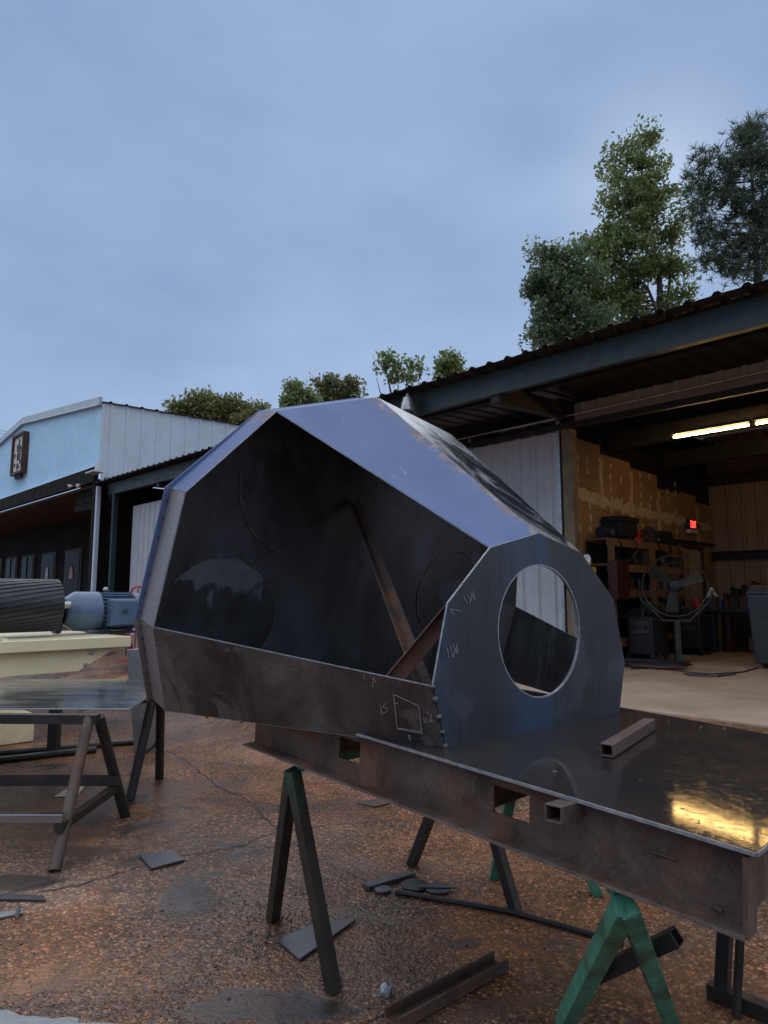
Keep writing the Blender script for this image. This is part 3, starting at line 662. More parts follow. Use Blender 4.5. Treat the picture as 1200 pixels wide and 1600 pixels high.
sh2 = sawhorse('mint green sawhorse with chipped paint under the near end of the table', (gn1, gn2), (gf1, gf2), gaN, gaF, (M['green_paint'],) * 2, M['green_paint'], .05)
b1, b2 = G(925, 1640, .24), G(1042, 1500, .24)
bq = gn1.lerp(gaN, .5) + tv * .05; b1 = onplane(922, 1528, bq, tv); b2 = onplane(1022, 1482, bq, tv)
bd = (b2 - b1).normalized()
MB().sqtube(b1 - bd * .02, b2 + bd * .07 + tv * .03, .05, .045, .005).build('cross_tube', M['dark_steel'], sh2, bevel=.002)
# dark stand at the right edge
r = thing('steel_stand', 'dark steel stand leg and foot rail under the right end of the table', 'stand', G(1165, 1560))
f0 = G(1108, 1558); f1 = G(1215, 1602)
MB().bar(f0 + ZV * .028, f1 + ZV * .028 + (f1 - f0).normalized() * .3, .05, .055).build('foot_rail', M['dark_steel'], r, bevel=.003)
MB().bar(f0 + ZV * .056 + (f1 - f0).normalized() * .05, f0 + tu * -.03 + ZV * .70 + (f1 - f0).normalized() * .09, .05, .045).build('leg', M['dark_steel'], r, bevel=.003)
MB().bar(G(1150, 1590) + ZV * .0, f0 + ZV * .68 + (f1 - f0).normalized() * .17, .025, .02).build('stay', M['dark_steel'], r)
MB().bar(f0 + ZV * .71 + (f1 - f0).normalized() * .03, f0 + ZV * .71 + (f1 - f0).normalized() * .5, .05, .03).build('top_rail', M['dark_steel'], r)

# ================================================================== THINGS ON THE GROUND
def flat(name, poly, th, mat, label, cat, z0=.004, group=None):
    P = [G(*p) + ZV * z0 for p in poly]
    return tag(MB().prism(P, ZV * th).build(name, mat, bevel=.0015), label, cat, group)
flat('steel_plate', [(217, 1340), (268, 1332), (289, 1347), (236, 1361)], .012, M['scrap'], 'small dark rectangular steel plate lying on the crack', 'steel plate')
flat('steel_plate', [(433, 1473), (498, 1444), (556, 1441), (468, 1504)], .010, M['scrap'], 'dark pointed triangular steel offcut behind the front sawhorse leg', 'steel plate')
flat('steel_bar', [(566, 1387), (640, 1367), (650, 1371), (577, 1393)], .02, M['scrap'], 'short flat steel bar beside the round discs', 'steel bar')
for (x, y, rx, lb, mt) in ((598, 1393, .042, 'smallest round steel disc at the end of the flat bar', 'scrap'), (648, 1386, .07, 'largest pale round steel disc beneath the table', 'disc'), (684, 1391, .065, 'round dark steel disc with a bent strip, right of the others', 'scrap')):
    c = G(x, y); m = MB().lathe(c + ZV * .005, (0, 0, 1), [(0, rx), (.009, rx), (.010, rx * .97)], 28); o = m.build('steel_disc', M[mt], org=c); tag(o, lb, 'steel disc')
o = flat('steel_strip', [(655, 1388), (715, 1391), (714, 1394), (655, 1393)], .006, M['scrap'], 'thin steel strip lying across the round discs', 'steel strip', .016)
P = [G(618, 1398), G(700, 1412), G(800, 1430), G(880, 1452), G(975, 1480)]
tag(MB().tube([p + ZV * .014 for p in P], .012, 6).build('steel_rod', M['dark_steel']), 'long thin dark rod lying beneath the table', 'steel rod')
pa, pb = G(612, 1606), G(783, 1512)
m = MB(); dd_ = (pb - pa).normalized(); sd = dd_.cross(ZV)
m.bar(pa + ZV * .011, pb + ZV * .011, .085, .010); m.bar(pa + ZV * .032 + sd * .037, pb + ZV * .032 + sd * .037, .010, .034); m.bar(pa + ZV * .032 - sd * .037, pb + ZV * .032 - sd * .037, .010, .034)
tag(m.build('rusty_channel', M['rusty'], bevel=.003), 'rusty steel channel lying on the wet concrete in the foreground', 'steel channel')
m = MB(); c = G(603, 1556)
bm = bmesh.new(); bmesh.ops.create_icosphere(bm, subdivisions=2, radius=.028)
for v in bm.verts: v.co *= random.uniform(.75, 1.2); v.co.z = v.co.z * .9 + .022
m.add([v.co + c for v in bm.verts], [[v.index for v in f.verts] for f in bm.faces]); bm.free()
tag(m.build('foil_ball', M['edge']), 'crumpled silvery ball lying on the ground in the foreground', 'litter')
flat('steel_bar', [(-20, 1400), (68, 1403), (72, 1410), (-20, 1408)], .01, M['scrap'], 'flat grey bar lying at the left edge of the picture', 'steel bar')
flat('steel_bar', [(-15, 1432), (34, 1426), (37, 1430), (-15, 1440)], .01, M['galv'], 'short pale bar below the flat grey bar at the left edge', 'steel bar')
flat('steel_bar', [(22, 1440), (28, 1423), (33, 1424), (27, 1445)], .012, M['scrap'], 'stubby cross piece on the short pale bar at the left edge', 'steel bar', .016)
flat('steel_plate', [(555, 1256), (600, 1248), (612, 1256), (585, 1262)], .006, M['rusty'], 'thin rusty plate lying flat behind the table', 'steel plate')
flat('cream_offcut', [(85, 1246), (118, 1226), (132, 1230), (120, 1246)], .006, M['cream'], 'cream painted offcut under the pipe trestle', 'offcut')
# loose chips: uncountable
m = MB()
for _ in range(900):
    x, y = random.uniform(-100, 1250), random.uniform(1200, 1620)
    if random.random() < .35: x, y = random.gauss(430, 50), random.gauss(1445, 30)
    if y < 1150: continue
    p = G(x, y); r = random.choice([.003, .004, .005, .007]) * random.uniform(.7, 1.3); a = random.uniform(0, 6.3); u = Vector((math.cos(a), math.sin(a), 0)); v = u.cross(ZV)
    k = random.uniform(.5, 1.2)
    m.add([p - u * r * 1.5, p + v * r * k, p + u * r * 1.5, p - v * r * k, p + ZV * r * .9], [(0, 1, 4), (1, 2, 4), (2, 3, 4), (3, 0, 4)])
tag(m.build('ground_chips', M['dark_steel'], org=(0, 0, 0)), 'dark slag chips and grit scattered over the yard', 'grit', kind='stuff')

# ================================================================== LEFT PLATE TABLE AND PIPE TRESTLES
ZP = .735
tagp = [Vector((-1.66, 4.52, ZP)), Vector((-1.72, 5.05, ZP)), Vector((-2.15, 6.1, ZP)), Vector((-5.2, 6.1, ZP)), Vector((-5.2, 4.56, ZP))]
tag(MB().prism(tagp, ZV * .008).build('steel_sheet', M['wet_plate'], bevel=.002), 'large wet shiny steel sheet laid over the pipe trestles', 'steel sheet')
def trestle(label, apex, f1, f2, mats, apex2, g1, g2, bar=True):
    r = thing('trestle', label, 'trestle', Vector((apex.x, apex.y, 0)))
    MB().tube([apex, f1], .034, 12).build('leg', mats[0], r, smooth=True)
    MB().tube([apex + Vector((.05, .03, 0)), f2], .034, 12).build('leg', mats[1], r, smooth=True)
    MB().tube([apex2, g1], .034, 12).build('leg', mats[1], r, smooth=True); MB().tube([apex2, g2], .034, 12).build('leg', mats[1], r, smooth=True)
    MB().bar(apex + Vector((.06, 0, -.005)), apex2 + Vector((-.06, 0, -.005)), .06, .06).build('top_beam', M['dark_steel'], r, bevel=.003)
    return r
ZA = ZP - .040
ap = aty(140, 1112, 4.45); ap.z = ZA
f1, f2 = G(85, 1362), G(196, 1276)
tr1 = trestle('front pipe trestle with rusty round legs under the shiny sheet', ap, f1, f2, (M['rusty'], M['dark_steel']), ap + Vector((-2.6, .1, 0)), f1 + Vector((-2.4, 0, 0)), f2 + Vector((-2.4, 0, 0)))
k1, k2 = f1.lerp(ap, .28), f2.lerp(ap, .30)
MB().bar(k1 + (k1 - k2).normalized() * .05 - Vector((0, .035, 0)), k2 + (k2 - k1).normalized() * .03 - Vector((0, .03, 0)), .05, .05).build('cross_bar', M['dark_steel'], tr1, bevel=.003)
p = G(97, 1262, .22); MB().bar(k1 + Vector((.02, -.06, .05)), k1 + Vector((-2.5, -.06, .05)), .06, .045).build('rail', M['wet_plate'], tr1, bevel=.003)
MB().bar(k2 + Vector((.04, -.045, .06)), k2 + Vector((-2.5, -.045, .06)), .05, .06).build('rail', M['dark_steel'], tr1, bevel=.003)
ap2 = aty(238, 1108, 5.3); ap2.z = ZA
h1, h2 = G(203, 1250), G(249, 1217)
tr2 = trestle('rear dark pipe trestle close to the hood', ap2, h1, h2, (M['dark_steel'], M['dark_steel']), ap2 + Vector((-2.4, .1, 0)), h1 + Vector((-2.3, .1, 0)), h2 + Vector((-2.3, .1, 0)))
MB().tube([h1.lerp(ap2, .42), h2.lerp(ap2, .45)], .018, 8).build('cross_bar', M['dark_steel'], tr2)
# long pipes on the ground behind
for i, (a, b, r_, lb) in enumerate([((-30, 1196), (150, 1176), .03, 'long dark pipe on the ground under the shiny sheet, nearest one'), ((-30, 1183), (250, 1160), .025, 'thin dark pipe on the ground behind the nearest pipe')]):
    tag(MB().tube([G(*a) + ZV * r_, G(*b) + ZV * r_], r_, 8).build('steel_pipe', M['dark_steel'], smooth=True), lb, 'pipe')
r = thing('steel_post', 'stubby dark steel post standing under the shiny sheet', 'post', G(83, 1180)); MB().box(G(83, 1180) + ZV * .33, (.09, .09, .65)).build('post', M['dark_steel'], r, bevel=.004); MB().box(G(83, 1180) + ZV * .006, (.2, .2, .012)).build('base_plate', M['dark_steel'], r)

# ================================================================== CREAM CONVEYOR DRIVE FRAME WITH MOTOR AND ROLLER
mo = Vector((-2.98, 8.05, 0))                       # right front corner of the frame
mx_, my_ = qV, eV                                   # rails run along q, depth runs along e
def K(a, b, z): return mo - mx_ * a + my_ * b + ZV * z      # a: toward the camera-left, b: away
KX = (mx_, my_, ZV)
mach = thing('conveyor_drive', 'cream painted conveyor drive frame with blue motor and black roller', 'machine', K(1.5, .8, 0))
ZM = 1.0
MB().box(K(2.2, .03, ZM - .06), (4.4, .06, .12), KX).build('front_rail', M['cream'], mach, bevel=.006)
MB().box(K(2.2, 1.75, ZM - .06), (4.4, .06, .12), KX).build('rear_rail', M['cream'], mach, bevel=.006)
MB().box(K(.65, .89, ZM - .012), (1.3, 1.66, .016), KX).build('deck_plate', M['cream'], mach, bevel=.003)
MB().box(K(.03, .89, ZM - .066), (.06, 1.66, .10), KX).build('end_rail', M['cream'], mach)
MB().box(K(1.33, .89, ZM - .02), (.05, 1.66, .09), KX).build('cross_rail', M['cream'], mach)
pl = [K(.12, .1, ZM - .125), K(.55, .1, ZM - .37), K(2.0, .1, ZM - .37), K(2.0, .1, ZM - .125)]
MB().prism(pl, my_ * .02).build('gusset_plate', M['cream'], mach, bevel=.003)
MB().box(K(3.0, .20, ZM - .34), (2.6, .3, .42), KX).build('side_box', M['cream'], mach, bevel=.006)
MB().box(K(1.42, .3, .33), (.12, .12, .62), KX).build('leg', M['cream'], mach, bevel=.005)
MB().box(K(2.35, .12, .14), (2.5, .8, .27), KX).build('base_box', M['cream'], mach, bevel=.006)
MB().box(K(1.42, 1.6, .33), (.12, .12, .66), KX).build('leg', M['cream'], mach, bevel=.005)
for a, z in ((.42, ZM - .17), (.47, ZM - .31)): MB().lathe(K(a, .1, z), -my_, [(0, .028), (.02, .028), (.021, .015), (.03, .015)], 6).build('bolt', M['galv'], mach)
# motor
mc = aty(160, 955, 8.75); zc = 1.28; R = .245
def Mo(a, b, z): return Vector((mc.x, mc.y, 0)) - mx_ * a + my_ * b + ZV * z
body = MB().lathe(Mo(-.46, 0, zc), -mx_, [(0, .06), (.005, .17), (.06, .2), (.10, .215), (.58, .215), (.60, .20)], 28).build('motor', M['motor_dark'], mach, smooth=True)
cov = MB().lathe(Mo(.08, 0, zc), -mx_, [(0, .245), (.26, .245), (.28, .243), (.40, .165), (.405, .15)], 32).build('fan_cover', M['motor'], body, smooth=True)
for k in range(6): MB().lathe(Mo(.488, 0, zc), -mx_, [(0, .15 - k * .024), (.006, .15 - k * .024), (.006, .138 - k * .024), (0, .138 - k * .024)], 24).build('grille_ring', M['motor'] if k % 2 else M['motor_dark'], body)
for k in range(26):
    a = 2 * math.pi * k / 26; d = my_ * math.cos(a) + ZV * math.sin(a)
    MB().bar(Mo(-.34, 0, zc) + d * .225, Mo(.07, 0, zc) + d * .225, .006, .03, up=d).build('cooling_fin', M['motor'], body)
MB().lathe(Mo(-.36, 0, zc), mx_, [(0, .23), (.07, .235), (.10, .20), (.13, .12), (.22, .05)], 28).build('end_bell', M['motor'], body, smooth=True)
MB().box(Mo(-.14, -.27, zc - .02), (.34, .16, .34), KX).build('terminal_box', M['motor'], body, bevel=.02)
MB().box(Mo(-.14, -.355, zc - .02), (.30, .012, .30), KX).build('box_cover', M['motor'], body, bevel=.005)
MB().lathe(Mo(-.14, -.362, zc - .01), -my_, [(0, .05), (.004, .05), (.004, .038), (0, .038)], 20).build('embossed_mark', M['motor'], body)
for a in (-.28, 0): MB().box(Mo(a, -.1, ZM + .03), (.05, .28, .06), KX).build('motor_foot', M['motor_dark'], body)
MB().box(Mo(-.14, 0, ZM + .008), (.5, .5, .02), KX).build('base_plate', M['motor_dark'], body)
MB().sphere(Mo(-.02, -.02, zc + .27), .035, 10, 6).build('eye_bolt', M['galv'], body, smooth=True); MB().tube([Mo(-.02, -.02, zc + .2), Mo(-.02, -.02, zc + .26)], .015, 8).build('eye_bolt', M['galv'], body)
# roller with diagonal grooves
rc = Vector(aty(88, 946, 8.2)); zr = 1.36; RR = .30
def Ro(a, b, z): return Vector((rc.x, rc.y, 0)) - mx_ * a + my_ * b + ZV * z
rol = MB().lathe(Ro(0, 0, zr), -mx_, [(0, .08), (.001, RR - .01), (.01, RR), (2.4, RR), (2.41, .08)], 40).build('roller', M['rubber'], mach, smooth=True)
for k in range(34):
    a0 = 2 * math.pi * k / 34; m = MB(); pts = []
    for i in range(12):
        x = 2.38 * i / 11 + .01; a = a0 + x * .55; d = my_ * math.cos(a) + ZV * math.sin(a); pts.append((Ro(x, 0, zr) + d * (RR + .001), d))
    b = len(m.v)
    for p, d in pts:
        sd = d.cross(mx_).normalized() * .022; m.v += [p - sd, p + sd, p + sd * .8 + d * .010, p - sd * .8 + d * .010]
    for i in range(11):
        for j in range(4): m.f.append((4 * i + j, 4 * i + (j + 1) % 4, 4 * i + 4 + (j + 1) % 4, 4 * i + 4 + j))
    m.f += [(0, 1, 2, 3), (44, 45, 46, 47)]
    m.build('lagging_strip', M['rubber'], rol)
MB().lathe(Ro(-.16, 0, zr), -mx_, [(0, .045), (.17, .045)], 12).build('roller_shaft', M['galv'], rol, smooth=True)
brg = MB().box(Ro(-.09, .22, zr - .18), (.08, .20, .34), KX).build('bearing_block', M['motor_dark'], mach, bevel=.03)

# grey upright plate behind the hood, under the frame end
pp = [aty(197, 1012, 6.6), aty(222, 1012, 6.6), aty(234, 1150, 6.6), aty(211, 1150, 6.6)]
pz = [Vector((p.x, p.y, z)) for p, z in zip(pp, (.96, .96, .0, .0))]
tag(MB().prism(pz, Vector((.05, .20, 0))).build('steel_column', M['grey_steel'], bevel=.003), 'grey steel column standing between cream machine and hood', 'column')

# ================================================================== SHOP BUILDING
shop = thing('workshop', 'long metal workshop with deep roof overhang and open bay', 'building', S(8, 12, ZF))
SL = .055
def RZ(t): return 4.70 + (t - 7.4) * SL
def rib_sheet(p0, wdir, ldir, wid, length, nrm, pitch=.305, hgt=.038, plain=False):
    """one ribbed metal sheet: ribs run along ldir"""
    m = MB(); pr = []; k = int(round(wid / pitch))
    for i in range(k):
        b = i * wid / k; c = b + wid / k / 2
        pr += [(b, 0), (c - .055, 0), (c - .022, hgt), (c + .022, hgt), (c + .055, 0)]
        if not plain: pr += [(c + .10, 0), (c + .115, hgt * .18), (c + .13, 0)]
    pr.append((wid, 0)); n = len(pr)
    for L_ in (0, length): m.v += [Vector(p0) + wdir * x + nrm * h + ldir * L_ for x, h in pr]
    for i in range(n - 1): m.f.append((i, i + 1, n + i + 1, n + i))
    return m
rd = (qV + ZV * SL).normalized(); rn = (ZV - qV * SL).normalized()
s0 = -3.2; nsh = 25
for i in range(nsh):
    b = s0 + i * .915
    rib_sheet(S(b, 7.4 + random.uniform(-.015, .015), RZ(7.4) + .0016 * (i % 2)), eV, rd, .915 + .012, 9.4, rn, .305, .036, True).build('roof_sheet', M['roof_sheet'], shop, solid=.0015)
# eave beam and purlins
def channel_beam(m, p, q_, h, fl, th=.008, out=(-1)):
    p, q_ = Vector(p), Vector(q_); o = qV * out * -1
    m.bar(p, q_, th, h); m.bar(p + ZV * (h / 2 - th / 2) + o * (fl / 2 + th / 2), q_ + ZV * (h / 2 - th / 2) + o * (fl / 2 + th / 2), fl, th); m.bar(p - ZV * (h / 2 - th / 2) + o * (fl / 2 + th / 2), q_ - ZV * (h / 2 - th / 2) + o * (fl / 2 + th / 2), fl, th); return m
channel_beam(MB(), S(-3, 7.68, 4.505), S(19.3, 7.68, 4.505), .33, .09).build('eave_beam', M['green_steel'], shop)
for t_ in (8.5, 10.6, 11.9, 13.2, 14.5):
    channel_beam(MB(), S(-3, t_, RZ(t_) - .11), S(19.2, t_, RZ(t_) - .11), .2, .07).build('purlin', M['purlin'], shop)
for s_ in (0.2, 5.62, 11.0, 16.2, 19.2):
    MB().bar(S(s_, 7.7, RZ(7.7) - .36), S(s_, 16.1, RZ(16.1) - .36), .14, .26).build('rafter', M['purlin'], shop)
for t_ in (11.2, 13.6): MB().box(S(2.2, t_, 4.22), (7.0, .16, .30), AX).build('ceiling_beam', M['purlin'], shop)
for s_ in (13.9, 18.9): MB().box(S(s_, 7.74, ZF + 2.0), (.13, .13, 4.0), AX).build('post', M['green_steel'], shop, bevel=.004)
# front wall left of the bay
for i in range(13):
    b = 7.05 + i * .915
    o = rib_sheet(S(b, 9.72, ZF), eV, ZV, .916, 4.15 - ZF, -qV).build('wall_sheet', M['white_sheet'], shop, solid=.0015)
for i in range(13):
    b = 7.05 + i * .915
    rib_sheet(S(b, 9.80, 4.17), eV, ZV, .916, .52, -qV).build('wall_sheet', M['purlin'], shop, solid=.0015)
for i in range(5):
    rib_sheet(S(14.05 + i * .915, 8.15, ZF), eV, ZV, .916, 4.0 - ZF, -qV).build('wall_sheet', M['white_sheet'], shop, solid=.0015)
# header over the bay
for i in range(7):
    b = -.9 + i * .915; rib_sheet(S(b, 9.72, 4.27), eV, ZV, .916, .32, -qV).build('header_sheet', M['white_sheet'], shop, solid=.0015)
MB().box(S(3.1, 9.60, 4.215), (9.4, .07, .10), AX).build('door_track', M['purlin'], shop)
MB().tube([S(8.2, 9.52, 4.35), S(5.6, 9.52, 4.36), S(2.2, 9.52, 4.40), S(-.5, 9.52, 4.42)], .014, 6).build('conduit', M['galv'], shop)
MB().box(S(5.60, 9.68, (ZF + 4.17) / 2), (.19, .16, 4.17 - ZF), AX).build('door_post', M['post_tan'], shop, bevel=.006)
MB().box(S(-.9, 9.7, (ZF + 4.6) / 2), (.3, .16, 4.6 - ZF), AX).build('door_post', M['post_tan'], shop)
# sliding door, pushed left
sd_ = rib_sheet(S(5.74, 9.58, ZF + .08), eV, ZV, 1.83, 4.06 - ZF, -qV).build('sliding_door', M['white_sheet'], shop, solid=.002)
for s_ in (5.74, 7.57): MB().box(S(s_, 9.585, ZF + 2.0), (.05, .03, 3.86), AX).build('door_stile', M['galv'], sd_)
m = MB()
for s_ in np.arange(5.9, 7.5, .15): m.sphere(S(s_, 9.574, 2.15), .009, 6, 4)
for z_ in (1.0, 1.55): 
    for s_ in np.arange(5.9, 7.5, .305): m.sphere(S(s_, 9.574, z_), .008, 6, 4)
tag(m.build('screws', M['galv'], sd_), kind='stuff')
# right jamb wall and end wall of the shop
for i in range(3): rib_sheet(S(-3.7 + i * .915, 9.72, ZF), eV, ZV, .916, 4.25, -qV).build('wall_sheet', M['white_sheet'], shop, solid=.0015)
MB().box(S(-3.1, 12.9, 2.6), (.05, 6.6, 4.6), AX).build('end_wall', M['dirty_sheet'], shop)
# partition of taped drywall boards
part = MB().box(S(5.80, 12.9, (ZF + 4.75) / 2), (.10, 6.36, 4.75 - ZF), AX).build('partition_frame', M['black'], shop)
edges_t = [9.80, 10.95, 12.1, 13.25, 14.4, 15.2, 16.08]; tops = [4.13, 3.98, 3.88, 3.62, 3.66, 3.52, 3.5]
for i in range(6):
    z_top = tops[i]
    MB().box(S(5.735, (edges_t[i] + edges_t[i + 1]) / 2, (2.95 + z_top) / 2), (.016, edges_t[i + 1] - edges_t[i] - .006, z_top - 2.95 - .006), AX).build('drywall_board', M['drywall'], part)
    MB().box(S(5.735, (edges_t[i] + edges_t[i + 1]) / 2, (ZF + 2.95) / 2), (.016, edges_t[i + 1] - edges_t[i] - .006, 2.95 - ZF - .006), AX).build('drywall_board', M['drywall'], part)
def blob_strip(p, q_, wd, name, mat, par, jit=.3, n=22):
    p, q_ = Vector(p), Vector(q_); m = MB(); d = (q_ - p).normalized(); u = d.cross(eV).normalized()
    up, lo = [], []
    for i in range(n + 1):
        c = p.lerp(q_, i / n); up.append(c + u * wd * (.5 + random.uniform(-jit, jit))); lo.append(c - u * wd * (.5 + random.uniform(-jit, jit)))
    poly = up + lo[::-1]; m.v = poly + [v - eV * .003 for v in poly]; k = len(poly)
    for i in range(n):
        a, b, c_, e_ = i, i + 1, k - 2 - i, k - 1 - i
        m.f.append((a + k, b + k, c_ + k, e_ + k))
    m.build(name, mat, par)
blob_strip(S(5.724, 9.82, 3.17), S(5.724, 12.2, 3.06), .20, 'tape_joint', M['mud'], part, .35)
blob_strip(S(5.724, 12.25, 3.06), S(5.724, 16.0, 3.02), .16, 'tape_joint', M['mud'], part, .3)
for t_, z0, z1 in ((10.95, 3.2, 3.9), (12.1, 2.5, 3.8), (13.25, 2.5, 3.55), (15.2, 2.5, 3.4)): blob_strip(S(5.723, t_, z0), S(5.723, t_, z1), .13, 'tape_joint', M['mud'], part, .3, 14)
for col_t in (10.15, 10.5, 11.3, 11.7, 12.5, 12.9, 13.7, 14.1):
    for z_ in np.arange(2.6, 3.85, .2):
        if random.random() < .7:
            c = S(5.7255, col_t + random.uniform(-.03, .03), z_); poly = [c + qV * math.cos(a) * random.uniform(.03, .06) + ZV * math.sin(a) * random.uniform(.04, .09) for a in np.arange(0, 6.28, .7)]
            MB().prism(poly, -eV * .002).build('spackle_dab', M['mud'], part)
# interior door
dr = MB().box(S(5.70, 14.66, (ZF + 2.42) / 2 + .02), (.045, 1.0, 2.42 - ZF), AX).build('door', M['door_beige'], shop)
for t_ in (14.10, 15.22): MB().box(S(5.69, t_, (ZF + 2.5) / 2), (.08, .10, 2.55 - ZF), AX).build('door_frame', M['brown_wood'], dr)
MB().box(S(5.69, 14.66, 2.52), (.08, 1.22, .09), AX).build('door_frame', M['brown_wood'], dr)
MB().sphere(S(5.64, 15.05, 1.35), .03, 8, 6).build('door_handle', M['galv'], dr)
for z_ in (1.0, 1.8):
    for t_ in (14.42, 14.9): MB().box(S(5.672, t_, z_), (.01, .32, .55), AX).build('door_panel', M['door_beige'], dr, bevel=.004)
MB().box(S(5.66, 13.6, 2.60), (.02, 4.8, .05), AX).build('wall_conduit', M['purlin'], part)
# back wall of dirty siding with girts
for i in range(10):
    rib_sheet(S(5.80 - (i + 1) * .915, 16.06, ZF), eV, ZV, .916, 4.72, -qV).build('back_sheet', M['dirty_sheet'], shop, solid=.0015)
for z_, h_ in ((2.36, .17), (1.25, .16), (4.05, .2)): channel_beam(MB(), S(5.7, 15.92, z_), S(-3, 15.92, z_), h_, .1, .01, 1).build('girt', M['purlin'], shop)
# skylight strips in the roof, off to the right
for k in range(3): MB().box(S(2.55 - k * .30, 12.6, RZ(12.6) - .012), (.16, 1.0, .006), AX).build('roof_light', M['white'], shop)

# fluorescent lights
fa, fb = S(4.22, 10.42, 3.93), S(3.10, 10.42, 3.93)
def fluor(p, q_, label):
    d = (q_ - p).normalized(); r = thing('fluorescent_light', label, 'light', (p + q_) / 2 + ZV * .14, 'warm tube lights under the shop ceiling')
    MB().bar(p + ZV * .06, q_ + ZV * .06, .13, .05).build('housing', M['purlin'], r)
    MB().tube([p - d * -.02, q_ - d * .02], .019, 10).build('tube', M['tube_light'], r, smooth=True)
    for e_ in (p, q_): MB().bar(e_ + ZV * .06, e_ - ZV * .02, .03, .03, up=(1, 0, 0)).build('lamp_holder', M['purlin'], r)
    for k in (.15, .85): MB().tube([p.lerp(q_, k) + ZV * .12, p.lerp(q_, k) + ZV * .50], .006, 5).build('hanger', M['purlin'], r)
fluor(fa, fb, 'long glowing tube light nearest the door post in the open bay')
fluor(fb - eV * .06, fb - eV * 1.25, 'glowing tube light at the right edge, second in the row')

# exit sign
ex_c = onplane(1077, 820, S(5.72, 0, 0), eV)
exs = thing('exit_sign', 'small red lit EXIT sign with two emergency lamps on the drywall', 'exit sign', ex_c)
MB().box(ex_c - eV * .05, (.07, .36, .22), AX).build('sign_box', M['black'], exs, bevel=.006)
MB().box(ex_c - eV * .05 - ZV * .15, (.09, .36, .08), AX).build('battery_box', M['white'], exs, bevel=.006)
MB().box(ex_c - eV * .0865, (.003, .33, .19), AX).build('sign_face', M['red'], exs)
for sgn in (-1, 1): MB().sphere(ex_c - eV * .07 + qV * sgn * .25 - ZV * .02, .055, 10, 6).build('lamp_head', M['fan_grey'], exs, smooth=True)
LET = {'E': [((0, 0), (0, 1)), ((0, 1), (.6, 1)), ((0, .5), (.5, .5)), ((0, 0), (.6, 0))], 'X': [((0, 0), (.65, 1)), ((0, 1), (.65, 0))], 'I': [((.15, 0), (.15, 1))], 'T': [((0, 1), (.7, 1)), ((.35, 0), (.35, 1))]}
m = MB(); cur = -.145
for ch, adv in (('E', .082), ('X', .085), ('I', .045), ('T', .08)):
    for (a, b), (c_, d__) in LET[ch]:
        p = ex_c - eV * .091 + qV * (cur + a * .1) + ZV * ((b - .5) * .14); q_ = ex_c - eV * .091 + qV * (cur + c_ * .1) + ZV * ((d__ - .5) * .14)
        m.bar(p, q_, .018, .004, up=eV)
    cur += adv
m.build('sign_letters', M['exit_red'], exs)

# shelf unit against the partition
sh = thing('shelf_unit', 'tall lumber shelf unit crowded with tools against the drywall', 'shelf', S(5.42, 11.8, ZF))
for z_, nm in ((2.40, 'shelf_board'), (1.98, 'shelf_board'), (1.55, 'shelf_board'), (.75, 'shelf_board')):
    MB().box(S(5.50, 11.8, z_), (.36, 3.1, .04), AX).build(nm, M['shelf_wood'], sh, bevel=.003)
    MB().box(S(5.305, 11.8, z_ - .045), (.035, 3.1, .13), AX).build('shelf_lip', M['shelf_wood'], sh, bevel=.003)
for t_ in (10.3, 11.82, 13.3): MB().box(S(5.26, t_, (ZF + 2.33) / 2), (.085, .085, 2.33 - ZF), AX).build('upright', M['shelf_wood'], sh, bevel=.003)
bk = MB().box(S(5.69, 11.8, 1.38), (.015, 3.0, 1.95), AX).build('back_board', M['black'], sh)
def item(name, label, cat, mb, mat, bevel=.004, group=None, smooth=False): return tag(mb.build(name, mat, bevel=bevel, smooth=smooth), label, cat, group)
item('toolbox', 'black lidded case standing on the top shelf', 'toolbox', MB().box(S(5.50, 11.15, 2.62), (.32, .62, .26), AX).box(S(5.50, 11.15, 2.79), (.36, .70, .08), AX), M['black'])
item('red_machine', 'red bench machine on the top shelf right of the black case', 'machine', MB().lathe(S(5.50, 11.62, 2.42), (0, 0, 1), [(0, .15), (.05, .14), (.2, .09), (.34, .07), (.4, .05)], 14).box(S(5.50, 11.75, 2.6), (.1, .3, .06), AX), M['red'])
item('grinder', 'dark grinder on the left end of the top shelf', 'tool', MB().lathe(S(5.50, 10.42, 2.53), qV, [(0, .10), (.06, .11), (.07, .05), (.26, .06), (.3, .1), (.36, .1)], 14), M['motor_dark'], 0)
item('catalogue_stack', 'pile of dark catalogues on the right of the top shelf', 'pile', MB().box(S(5.50, 12.75, 2.46), (.3, .55, .06), AX).box(S(5.50, 12.78, 2.53), (.34, .5, .07), AX).box(S(5.50, 12.72, 2.60), (.3, .56, .06), AX).box(S(5.50, 12.76, 2.66), (.28, .45, .05), AX), M['purlin'])
